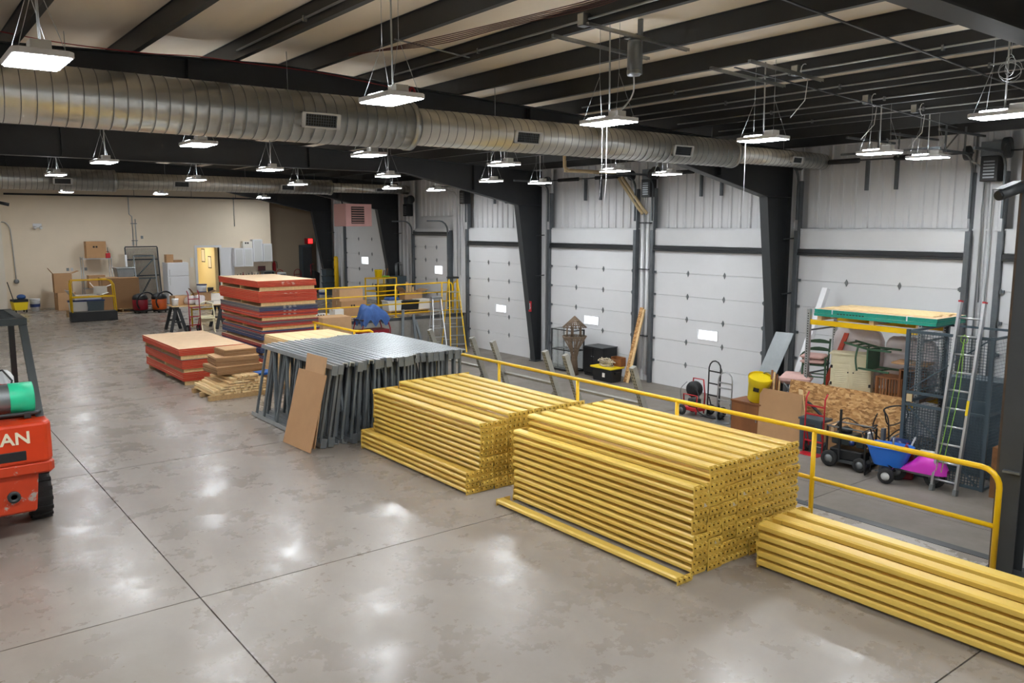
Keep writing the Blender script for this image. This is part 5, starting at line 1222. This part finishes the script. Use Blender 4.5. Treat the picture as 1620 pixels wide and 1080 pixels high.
# an office lamp lights the room behind the doorway
t = thing('office_lamp', 'flush ceiling lamp in the small office behind the doorway', 'lamp', (11.0, 38.6, 2.68)); MB().box(-.3,.3,-.3,.3,-.05,.02).build('housing', M['white'], t); MB().box(-.27,.27,-.27,.27,-.056,-.05).build('diffuser', mat('office_diffuser','fff1d2',.4,emit=40), t)
solo('notice_sheet', MB().box(-.07,.07,-.01,0,0,.4), M['paper'], 'white notice strip on the end wall above the fridge', 'notice', (10.92, YB, 1.45))
t = thing('refrigerator', 'white two-door refrigerator against the beige end wall', 'refrigerator', (9.92, 35.6, 0))
MB().box(-.42,.42,-.32,.36,.03,1.72).build('body', M['white'], t, .01); MB().box(-.42,.42,-.39,-.325,.06,1.16).build('lower_door', M['white'], t, .012); MB().box(-.42,.42,-.39,-.325,1.18,1.71).build('freezer_door', M['white'], t, .012)
for z0_, z1_ in ((.8,1.12),(1.22,1.45)): MB().box(-.36,-.33,-.43,-.39,z0_,z1_).build('handle', M['offwhite'], t)
MB().box(-.4,.4,-.34,.3,0,.05).build('base_grille', M['grille'], t)
t = carton('card_box', 'small tan carton on the left of the refrigerator top', (9.68, 35.6, 1.72), (.28, .3, .33), 0, 'carton'); t = carton('card_box', 'flat carton on the right of the refrigerator top', (10.0, 35.6, 1.72), (.34, .3, .1), 0, 'carton3')
bucket('detergent_drum', 'white drum with blue lid right of the refrigerator', (10.95, 35.6, 0), .2, .75, 'white', 'dblue', False, None, 'dblue'); bucket('waste_bin', 'small black bin next to the white drum', (11.28, 35.5, 0), .12, .6, 'black', 'charcoal', False)
# mesh gates leaning on the wall
t = thing('mesh_gate', 'dark wire mesh gate panel leaning on the end wall left of the fridge', 'gate', (8.75, 35.75, 0), 0)
for s in (-.62, .62): MB().bar((s,0,0),(s,.35,2.35),.05,.05).build('stile', M['charcoal'], t)
for f in (.0,.5,.78,1.0): MB().bar((-.62,.35*f,2.35*f+.02),(.62,.35*f,2.35*f+.02),.05,.05).build('rail', M['charcoal'], t)
b = MB(); mesh_panel(b,(-.6,0,.03),(1.2,0,0),(0,.35,2.3),.05,.007); b.build('wire_mesh', M['charcoal'], t)['kind'] = 'stuff'
MB().bar((-.3,.0,.2),(.3,.3,1.1),.04,.04).build('brace', M['charcoal'], t)
t = thing('mesh_gate', 'second mesh gate frame leaning in front of the dark gate', 'gate', (8.8, 35.45, 0), 0)
for s in (-.42,.36): MB().bar((s,0,0),(s,.42,2.0),.045,.045).build('stile', M['steel'], t)
for f in (.1,.55,1.0): MB().bar((-.42,.42*f,2.0*f),(.36,.42*f,2.0*f),.045,.045).build('rail', M['cagegrey'], t)
MB().bar((-.42,.2,1.15),(.36,.4,1.9),.03,.03).build('brace', M['cagegrey'], t)
leaning('white_pipe', 'white plastic pipe leaning beside the mesh gate', 'pipe', (8.0, 35.4, 0), (.07,0,0), (.05,.5,2.05), .06, 'white')
def vac(label, loc, m):
    t = thing('shop_vacuum', label, 'vacuum', loc, R(20)); MB().lathe([(.2,.1),(.26,.14),(.27,.5),(.25,.52)],n=20).build('drum', M[m], t); MB().lathe([(.27,.5),(.275,.56),(.22,.66),(.08,.72)],n=20).build('motor_head', M['black'], t)
    MB().tube([(.42*math.cos(a)*.9+.08,-.25,.42+.36*math.sin(a)) for a in [R(q) for q in range(-40,235,20)]],.03,8).build('hose', M['black'], t)
    for a in range(4): wheel(t,(.2*math.cos(a*1.57+.8),.2*math.sin(a*1.57+.8),.05),.05,.03)
    MB().box(-.27,.27,-.27,.27,.06,.11).build('dolly', M['black'], t)
vac('orange shop vacuum with black hose before the mesh gates', (8.4, 32.5, 0), 'orange'); vac('red shop vacuum left of the orange one', (7.75, 32.6, 0), 'dred')
# shelf, cartons, gate stand
t = thing('wire_shelf', 'chrome wire shelf unit with a box on its top', 'shelf', (7.05, 36.2, 0))
for x in (-.52,.52):
    for y in (-.22,.22): MB().cyl((x,y,0),(x,y,2.0),.016,n=8).build('post', M['alu'], t)
for z_ in (.2,.75,1.93):
    b = MB()
    for k in range(9): b.bar((-.52,-.22+.44*k/8,z_),(.52,-.22+.44*k/8,z_),.008,.008)
    for x in (-.52,-.17,.17,.52): b.bar((x,-.22,z_-.01),(x,.22,z_-.01),.012,.012)
    b.box(-.53,.53,-.235,-.22,z_-.02,z_+.01).box(-.53,.53,.22,.235,z_-.02,z_+.01); b.build('wire_deck', M['alu'], t)
t = carton('card_box', 'brown printed box on top of the wire shelf', (7.05, 36.2, 1.95), (.72, .4, .66), 0, 'carton', prints=2)
t = thing('fuel_can', 'red fuel can beside the box on the wire shelf', 'fuel can', (7.46, 36.05, 1.94)); MB().box(-.09,.09,-.08,.08,0,.2).build('body', M['red'], t, .02); MB().tube([(-.05,0,.2),(-.03,0,.27),(.04,0,.27),(.06,0,.2)],.014,6).build('handle', M['red'], t); MB().cyl((.0,-.04,.2),(-.02,-.12,.42),.014,n=7).build('spout', M['gchair'], t)
pallet('pallet with bins behind the yellow safety gate', (6.1, 33.0, 0), R(-8), 1.5, 1.1)
t = carton('card_box', 'lower carton of the pair at the left by the end wall', (5.75, 35.6, 0), (.62, .6, .68), R(3), 'carton2'); t = carton('card_box', 'upper open carton of the pair at the left by the end wall', (5.7, 35.6, .68), (.62, .6, .72), R(-4), 'carton', True)
t = thing('plastic_bin', 'white and blue plastic bin on the left of the bin pallet', 'bin', (5.72, 32.9, .14), R(-8)); MB().prism([(-.28,0),(.28,0),(.32,.4),(-.32,.4)],-.24,.24,'y').build('body', M['offwhite'], t); MB().box(-.34,.34,-.26,.26,.38,.42).build('rim', M['dblue'], t)
t = thing('plastic_bin', 'dark grey plastic bin in the middle of the bin pallet', 'bin', (6.25, 32.75, .14), R(-5)); MB().prism([(-.25,0),(.25,0),(.28,.42),(-.28,.42)],-.22,.22,'y').build('body', M['cagegrey'], t); MB().box(-.3,.3,-.24,.24,.4,.44).build('rim', M['dblue'], t)
t = carton('card_box', 'brown carton on the right end of the bin pallet', (6.68, 32.9, .14), (.42, .5, .5), R(4), 'carton'); t = carton('card_box', 'white tray of papers on top of the bins behind the gate', (6.0, 32.95, .58), (.9, .5, .16), R(6), 'paper', True)
t = carton('card_box', 'white file box heaped above the grey bin behind the gate', (6.5, 33.0, .76), (.45, .4, .26), R(-12), 'paper', True)
t = thing('safety_gate', 'yellow tubular safety gate on a black base in front of the pallets', 'gate', (5.83, 30.9, 0), R(-2))
MB().box(-.72,.72,-.2,.2,0,.32).build('base', M['black'], t, .01)
for y in (-.17,.17):
    MB().tube([(-.66,y,.3),(-.66,y,1.28),(-.6,y,1.4),(.45,y,1.4),(.58,y,1.36),(.66,y,1.22),(.7,y,.3)],.023,8).build('hoop', M['rail'], t); MB().tube([(-.66,y,.82),(.68,y,.82)],.022,8).build('mid_rail', M['rail'], t)
for x in (-.66,.5): MB().tube([(x,-.17,1.37),(x,.17,1.37)],.022,8).build('link_bar', M['rail'], t)
pallet('pallet under the big brown carton by the end wall', (7.3, 33.75, 0), R(-3), 1.3, 1.1)
t = carton('card_box', 'big brown carton on a pallet near the middle of the end wall', (7.3, 33.75, .14), (1.25, 1.0, 1.15), R(-3), 'carton3')
solo('grey_bin', MB().prism([(-.28,0),(.28,0),(.33,.32),(-.33,.32)],-.24,.24,'y').box(-.35,.35,-.26,.26,.32,.36), M['steel'], 'grey plastic bin on top of the big brown carton', 'bin', (7.55, 33.9, 1.29), R(3), None, .01)
t = carton('card_box', 'brown carton on the low wire shelf behind the safety gate', (7.0, 36.15, .77), (.6, .38, .5), 0, 'carton')
t = thing('mop_bucket', 'yellow mop bucket with blue cloth and black handle by the left wall', 'mop bucket', (4.2, 35.5, 0), R(10)); MB().prism([(-.2,.1),(.2,.1),(.26,.42),(-.26,.42)],-.18,.18,'y').build('tub', M['byellow'], t); MB().box(-.25,.25,-.19,.19,.4,.5).build('wringer', M['black'], t); MB().cyl((-.15,0,.3),(-.32,.1,1.15),.016,n=7).build('mop_handle', M['black'], t); MB().ball((.08,0,.58),.16,.14,.1).build('cloth', M['tarp'], t)
for a in range(4): wheel(t,((-.18,.18)[a%2],(-.15,.15)[a//2],.06),.06,.03)
bucket('white_bucket', 'white bucket with dark label beside the yellow mop bucket', (4.75, 35.8, 0), .18, .45, 'white', 'white', True, None, 'dblue')
t = thing('emergency_light', 'white twin-head emergency light high on the beige wall', 'light', (5.15, YB, 3.15)); MB().box(-.15,.15,-.07,0,0,.16).build('body', M['white'], t, .01)
for s in (-1,1): MB().lathe([(.02,0),(.06,.05),(.06,.08)],T=Tm((s*.1,-.09,-.02),rx=R(70)),n=12).build('lamp_head', M['offwhite'], t)
for k, (x, z_) in enumerate(((6.1,1.5),(6.25,1.5),(6.75,1.5),(8.95,2.75),(8.6,2.5))): solo('wall_socket', MB().box(-.045,.045,-.025,0,-.06,.06).box(-.03,.03,-.03,-.025,-.04,.04), M['steel' if k in (0,2,3) else 'offwhite'], 'small wall outlet box on the beige wall, %s from the left' % words[k], 'outlet', (x, YB, z_))
t = thing('wall_conduit', 'grey conduit dropping down the beige wall above the mesh gate', 'conduit', (8.6, YB-.03, 0)); MB().tube([(0,0,2.4),(0,0,3.6),(-.1,0,3.7),(-.1,0,4.45)],.02,6).tube([(.12,0,2.4),(.12,0,3.5)],.02,6).build('pipe', M['conduit'], t)
for z_ in (2.6,3.3): MB().box(-.06,.18,-.02,.03,z_,z_+.03).build('strap', M['steel'], t)
t = thing('wall_conduit', 'thin grey conduit down the beige wall above the doorway', 'conduit', (12.85, YB-.03, 0)); MB().tube([(0,0,3.2),(0,0,4.5)],.016,6).build('pipe', M['conduit'], t); MB().box(-.04,.04,-.03,.03,4.38,4.44).build('box_fitting', M['steel'], t)
t = thing('wall_conduit', 'conduit running down the left corner of the beige wall to a round box', 'conduit', (4.35, YB-.05, 0)); MB().tube(curve_pts([(-.5,0,3.35),(-.3,0,3.36),(-.15,0,3.2),(-.1,0,2.8),(-.05,0,1.2)],4),.02,6).build('pipe', M['conduit'], t); MB().lathe([(.09,0),(.09,.05),(.01,.06)],T=Tm((-.05,0,1.1),rx=R(90)),n=14).build('round_box', M['steel'], t)
t = thing('sprinkler_pipe', 'dark horizontal pipe along the top of the beige end wall', 'pipe', (9.0, YB-.18, 4.42)); MB().tube([(-4.9,0,0),(5.3,0,0)],.035,8).build('pipe', M['black_steel'], t)
for x in (-3,-.3,2.0,3.9): MB().tube([(x,0,.03),(x,0,roofz(9+x)-.02-4.42)],.008,5).build('hanger', M['black_steel'], t)
t = thing('security_camera', 'small dark camera on the corner of the left wall', 'camera', (3.62, 34.74, 4.05), R(20)); MB().cyl((0,-.05,.02),(.35,-.25,-.08),.06,n=10).build('body', M['black'], t); MB().box(-.06,.06,-.06,.06,-.08,.08).build('mount', M['black'], t)
# heater
t = thing('unit_heater', 'dusty pink hanging unit heater with louvred face', 'heater', (14.25, 28.0, 3.2), R(12))
MB().box(-.6,.62,-.35,.35,0,.82).build('casing', M['hpink'], t, .01); MB().box(-.35,.25,-.36,-.345,.1,.72).build('grille_back', M['grille'], t)
for k in range(7): MB().box(-.34,.24,-.02,.03,-.006,.006,Tm((0,-.37,.15+k*.085),rx=R(35))).build('louvre', M['hpink'], t)
for x in (-.5,.5): MB().tube([(x,0,.82),(x,0,roofz(14.25)-.02-3.2)],.008,5).build('hanger_rod', M['black_steel'], t)
# folding work table with clutter
t = thing('work_table', 'plywood work table on black sawhorses left of the tall stack', 'table', (7.85, 26.3, 0), R(-4))
MB().box(-.75,.95,-.42,.42,.76,.785).build('table_top', M['pine'], t)
for x in (-.6,.75):
    h_ = thing('sawhorse', None, None); bpy.data.objects.remove(h_)
    s_ = MB().box(x-.05,x+.05,-.4,.4,.68,.76).build('sawhorse_beam', M['black'], t, .01)
    for sx in (-1,1):
        for sy in (-1,1): MB().bar((x+sx*.22,sy*.4,0),(x+sx*.04,sy*.34,.7),.06,.09,(1,0,0)).build('leg', M['black'], s_)
    for sy in (-1,1): MB().bar((x-.14,sy*.38,.3),(x+.14,sy*.38,.3),.04,.05).build('spreader', M['black'], s_)
hand_truck('red curved hand truck in front of the work table', (7.55, 25.35, 0), R(10), 'dred', 1.28, .34, False)
chair_t = thing('folding_chair', 'white curved back folding chair in front of the work table', 'chair', (7.95, 25.5, 0), R(-10))
MB().tube([(-.2,.0,0),(-.22,.02,.6),(-.18,.04,.85),(0,.05,.93),(.18,.04,.85),(.22,.02,.6),(.2,.0,0)],.02,8).build('frame', M['cream'], chair_t); MB().box(-.19,.19,.0,.03,.3,.5).build('lower_panel', M['cream'], chair_t, .01); MB().box(-.2,.2,-.38,.0,.43,.46).build('seat', M['cream'], chair_t, .01)
for s in (-1,1): MB().bar((s*.18,-.36,0),(s*.18,-.02,.44),.025,.025).build('leg', M['cream'], chair_t)
t = carton('card_box', 'tan carton at the back of the work table', (7.45, 26.5, .787), (.45, .38, .28), R(10), 'carton2'); t = carton('card_box', 'open brown carton in the middle of the work table', (8.1, 26.4, .787), (.5, .4, .34), R(-8), 'carton3', True); t = carton('card_box', 'flat white box stacked by the open carton on the work table', (8.5, 26.5, .787), (.4, .4, .3), R(5), 'paper')
solo('plastic_bag', softbox(.35,.3,.26,.09,31,.7), M['wrap'], 'crumpled white plastic bag on the work table', 'bag', (7.72, 26.2, .787)); solo('plastic_bag', softbox(.3,.28,.3,.1,33,.7), M['wrap'], 'second crumpled plastic bag beside the open carton', 'bag', (7.9, 26.0, .787))
bucket('white_bucket', 'small white tub on the left corner of the work table', (7.22, 26.15, .787), .1, .22, 'white', None, False)
solo('paper_stack', MB().box(-.25,.25,-.18,.18,0,.06).box(-.2,.22,-.15,.17,.06,.1), M['paper'], 'stack of white papers on the right of the work table', 'papers', (8.45, 26.05, .787), R(15))
solo('white_stool', MB().lathe([(.16,.44),(.17,.46),(.17,.5),(.02,.5)],n=16).cyl((.12,.12,0),(.08,.08,.44),.015,n=6).cyl((-.12,.12,0),(-.08,.08,.44),.015,n=6).cyl((.12,-.12,0),(.08,-.08,.44),.015,n=6).cyl((-.12,-.12,0),(-.08,-.08,.44),.015,n=6), M['cream'], 'small cream stool between work table and tall stack', 'stool', (8.25, 24.2, 0))
# ================================================================== ROOF AND WALL FITTINGS
cond_x = [(4.13, 'nearest the ridge'), (6.55, 'beside the hanging cylinder'), (10.42, 'above the fourth lamp'), (11.72, 'toward the door wall'), (13.02, 'nearest the white doors'), (14.32, 'lowest on the roof slope')]
for x, w_ in cond_x:
    t = thing('roof_conduit', 'thin silver conduit clipped along a black purlin, %s' % w_, 'conduit', (x-.03, 0, zp(x)+.09))
    MB().tube([(0,-4.5,0),(0,11.3,0)],.014,6).build('pipe', M['conduit'], t)
    for k in range(7): MB().box(-.02,.03,-3.5+k*2.1,-3.47+k*2.1,-.035,.03).build('clip', M['steel'], t)
def strut(label, x0, x1, y):
    t = thing('strut_channel', label, 'channel', ((x0+x1)/2, y, 0)); L = (x1-x0)/2; a = zp(x0); b = zp(x1); zz = min(a, b)-.035
    MB().bar((-L,0,a-.03),(L,0,b-.03),.041,.006).bar((-L,-.019,a-.045),(L,-.019,b-.045),.004,.036).bar((-L,.019,a-.045),(L,.019,b-.045),.004,.036).build('channel', M['galv'], t)
    return t
strut('galvanised strut channel under the roof left of the hanging cylinder', 6.35, 7.95, 7.42); strut('galvanised strut channel under the roof behind the hanging cylinder', 6.3, 7.95, 6.78)
strut('galvanised strut channel above the fourth lamp of the nearest row', 8.9, 10.55, 7.2); strut('second galvanised strut channel above the fourth lamp of the nearest row', 8.9, 10.55, 6.6)
strut('galvanised strut channel at the top right above the coiled wire', 8.95, 10.6, 3.97)
t = thing('hanging_cylinder', 'grey metal cylinder hanging from the roof on a bracket', 'cylinder', (7.15, 6.9, 0)); MB().lathe([(.001,4.93),(.075,4.93),(.08,4.95),(.08,5.3),(.06,5.33),(.001,5.33)],n=20).build('housing', M['steel'], t); MB().lathe([(.082,4.95),(.082,4.99)],n=20,caps=False).build('end_ring', M['galv'], t)
MB().box(.08,.11,-.03,.03,4.95,zp(7.15)+.2).build('mount_strip', M['steel'], t); MB().box(-.12,.09,-.05,.05,5.33,5.37).build('top_bracket', M['galv'], t); MB().tube(curve_pts([(0,0,4.93),(.0,0,4.75),(-.06,.06,4.6),(-.16,.2,4.46)],5),.009,6).build('cable', M['offwhite'], t)
def jbox(label, x, y, z): 
    t = thing('junction_box', label, 'junction box', (x, y, z)); MB().box(-.06,.06,-.05,.05,-.07,.07).build('box', M['steel'], t, .004); MB().box(-.062,-.06,-.045,.045,-.06,.06).build('cover', M['galv'], t)
    if 'cylinder' not in label: MB().tube([(.02+.1*math.cos(a),-.12,-.02+.1*math.sin(a)) for a in [2*math.pi*q/12 for q in range(12)]],.006,5,True).tube([(.1,-.12,-.1),(.08,-.1,-.4),(.05,.1,-.62)],.006,5).build('coiled_cable', M['offwhite'], t)
jbox('junction box on the purlin above the hanging cylinder', 6.5, 7.05, zp(6.5)+.08); jbox('junction box with coiled cable above the fifth nearest lamp', 12.98, 7.3, zp(13.0)+.1); jbox('junction box with coiled cable above the sixth nearest lamp', 14.28, 7.15, zp(14.3)+.1); jbox('junction box with looped cable between the paired strut channels', 10.38, 6.9, zp(10.4)+.1)
t = thing('coiled_wire', 'loose coil of silver wire hanging at the top right', 'wire', (9.95, 3.97, 4.95))
b = MB()
for k in range(4): b.tube([(.12*math.cos(2*math.pi*q/12)*math.cos(k*.8), .12*math.cos(2*math.pi*q/12)*math.sin(k*.8), .1*math.sin(2*math.pi*q/12)-.03*k) for q in range(12)],.003,5,True)
b.tube([(0,0,.1),(0,0,zp(9.95)-4.97)],.003,5); b.build('coil', M['conduit'], t)
t = thing('red_cable', 'thin red cable strung along the black rafter near the big duct', 'cable', (0, 11.3, 0)); MB().tube(curve_pts([(1.2,0,5.42),(2.0,0,5.36),(2.9,0,5.36),(3.6,0,5.4),(4.2,0,5.39),(5.3,0,5.38),(6.4,0,5.3),(6.8,0,5.28)],5),.006,5).build('cable', M['redwire'], t); MB().tube([(6.8+.05*math.cos(2*math.pi*q/10),-.03,5.24+.08*math.sin(2*math.pi*q/10)) for q in range(10)],.02,6,True).build('coil', M['redwire'], t)
t = thing('cable_bundle', 'sagging bundle of dark red cables crossing below the insulation', 'cable', (0,0,0))
b = MB()
for k in range(5): b.tube(curve_pts([(5.2,10.2,5.42+.01*k),(5.5,8.6,5.42-.02*k),(5.75,7.4,5.44-.015*k),(5.95,6.2,5.46-.02*k),(6.0,5.0,5.47),(6.1,3.2,5.45-.01*k),(6.2,1.0,5.46)],5),.006,5)
b.build('cables', M['dwire'], t)
for k, (xa, ya, xb) in enumerate(((6.0,4.9,14.6),(5.2,9.0,6.4),(9.2,7.05,16.0))):
    t = thing('purlin_bridging', 'thin steel bridging angle across the purlins, %s' % ('running right from the cable bundle','short one near the red cable coil','above the paired lamps')[k], 'angle', (xa, ya, 0)); MB().bar((0,0,zp(xa)-.012),(xb-xa,.15,zp(xb)-.012),.03,.012).build('angle', M['black_steel'] if k != 1 else M['steel'], t)
# door openers on the piers
for k, (y, z_) in enumerate(((7.05,4.3),(15.95,4.25),(24.95,4.25),(29.0,3.85))):
    t = thing('door_opener', 'black door opener box on the pier, %s from the right' % words[k], 'motor', (17.2, y, z_)); MB().box(-.12,.16,-.16,.16,-.24,.24).build('housing', M['black'], t, .01)
    for q in range(6): MB().box(-.13,-.12,-.1,.1,-.18+q*.06,-.15+q*.06).build('cooling_fin', M['steel'], t)
    MB().lathe([(.02,0),(.16,0),(.16,.1),(.02,.1)],T=Tm((.0,-.2,.42),rx=R(90)),n=16).build('gear_wheel', M['charcoal'], t); MB().tube([(0,.1,-.24),(-.02,.12,-.8),(.1,.12,-1.6),(.12,.1,-2.6)],.008,5).build('cable', M['steel'], t); MB().box(-.05,.1,-.25,.2,.24,.52).build('bracket', M['track'], t)
t = thing('angle_framework', 'grey slotted angle framework above the right overhead door', 'framework', (16.4, 8.2, 0))
for y in (-.9,.0,.9): MB().bar((-.9,y,4.95),(1.0,y,4.95),.04,.04).build('top_angle', M['track'], t)
for y in (-.8,.5): 
    for x in (-.4,.4): MB().bar((x,y,4.6),(x,y,5.1),.04,.006).build('drop_angle', M['track'], t)
MB().bar((-.9,-.95,4.62),(-.9,1.0,4.62),.04,.04).build('rail_angle', M['track'], t); MB().bar((-.4,-.8,4.62),(.1,-.8,4.95),.035,.006).build('diagonal', M['track'], t); MB().bar((.4,.5,4.62),(-.1,.5,4.95),.035,.006).build('diagonal', M['track'], t)
# pipes on the pier between doors 2 and 3
t = thing('drain_pipes', 'pair of white vertical pipes on the pier between two doors', 'pipe', (17.28, 16.1, 0))
for y in (-.1,.1): MB().cyl((0,y,ZL+.35 if y>0 else ZL+.2),(0,y,3.6),.05,n=12).build('pipe', M['white'], t)
for z_ in (.1,2.0,3.3): MB().box(-.07,.05,-.2,.2,z_-.015,z_+.015).build('bracket', M['charcoal'], t)
t = thing('pvc_pipes', 'pair of tan pipes running from the pier up to the big duct', 'pipe', (0,0,0))
for d in (0,.16): MB().tube([(17.22,16.0+d,3.55),(17.2,16.15+d,3.7),(17.2,17.0+d,4.62),(17.1,17.2+d,4.72),(16.2,17.4+d,4.75),(15.6,17.5+d,4.75),(15.45+d,17.5+d,4.85),(15.45+d,17.5+d,roofz(15.5)-.03)],.045,10).build('pipe', M['pvc'], t)
# lashed details on columns
t = thing('arrow_sign', 'small red arrow sign on the middle black column', 'sign', (16.78, 20.63, .45)); MB().box(-.012,.0,-.07,.07,0,.34).build('plate', M['red'], t); MB().prism([(-.015,.28),(.015,.28),(.015,.14),(.04,.14),(0,.06),(-.04,.14),(-.015,.14)],-.015,-.012,'x').build('arrow', M['white'], t); MB().box(0,.05,-.02,.02,.1,.2).build('bracket', M['charcoal'], t)
t = thing('security_camera', 'grey bullet security camera on an arm at the right picture edge', 'camera', (7.948, 2.92, 3.5)); T = Tm((-.22,.02,-.02), ry=R(0), rz=R(35)) 
MB().cyl((-.34,.12,-.04),(-.12,.05,.03),.045,.05,n=16).build('body', M['charcoal'], t); MB().cyl((-.355,.125,-.045),(-.34,.12,-.04),.04,n=16).build('lens_ring', M['black'], t); MB().bar((-.36,.13,.01),(-.14,.055,.085),.1,.006).build('sun_shield', M['charcoal'], t); MB().tube([(-.13,.05,.03),(-.06,.02,.05),(.0,.0,.05)],.022,8).build('arm', M['charcoal'], t); MB().box(.0,.035,-.05,.05,-.0,.1).build('mount', M['charcoal'], t)
# shop conduits beside the doors
for k, (y, z0_, z1_) in enumerate(((7.2, ZL+.3, 4.2), (11.75, ZL+.2, 4.4), (20.45, ZL+.2, 4.3), (25.6, .2, 4.3))):
    t = thing('wall_conduit', 'silver electrical conduit on the pier, %s from the right' % words[k], 'conduit', (17.3, y, 0)); MB().tube([(0,0,z0_),(0,0,z1_),(-.05,.05,z1_+.15),(-.4,.1,z1_+.25)],.018,6).build('pipe', M['conduit'], t); MB().tube([(.02,-.16,z0_+1.2),(.02,-.16,z1_-.3)],.014,6).build('pipe', M['conduit'], t); MB().box(-.03,.03,-.05,.05,z0_-.2,z0_).build('switch_box', M['steel'], t)
# pull cords hanging below lamps
for k, (x, y, zb) in enumerate(((6.85,7.1,3.35),(7.12,7.3,3.3),(9.9,7.35,3.2))):
    t = thing('pull_cord', 'thin white cord hanging from the nearest lamp row, %s from the left' % words[k], 'cord', (x, y, 0)); MB().tube([(0,0,4.4),(0,0,zb+.45),(-.03,0,zb+.2),(-.1,.02,zb)],.0025,5).build('cord', M['white'], t)
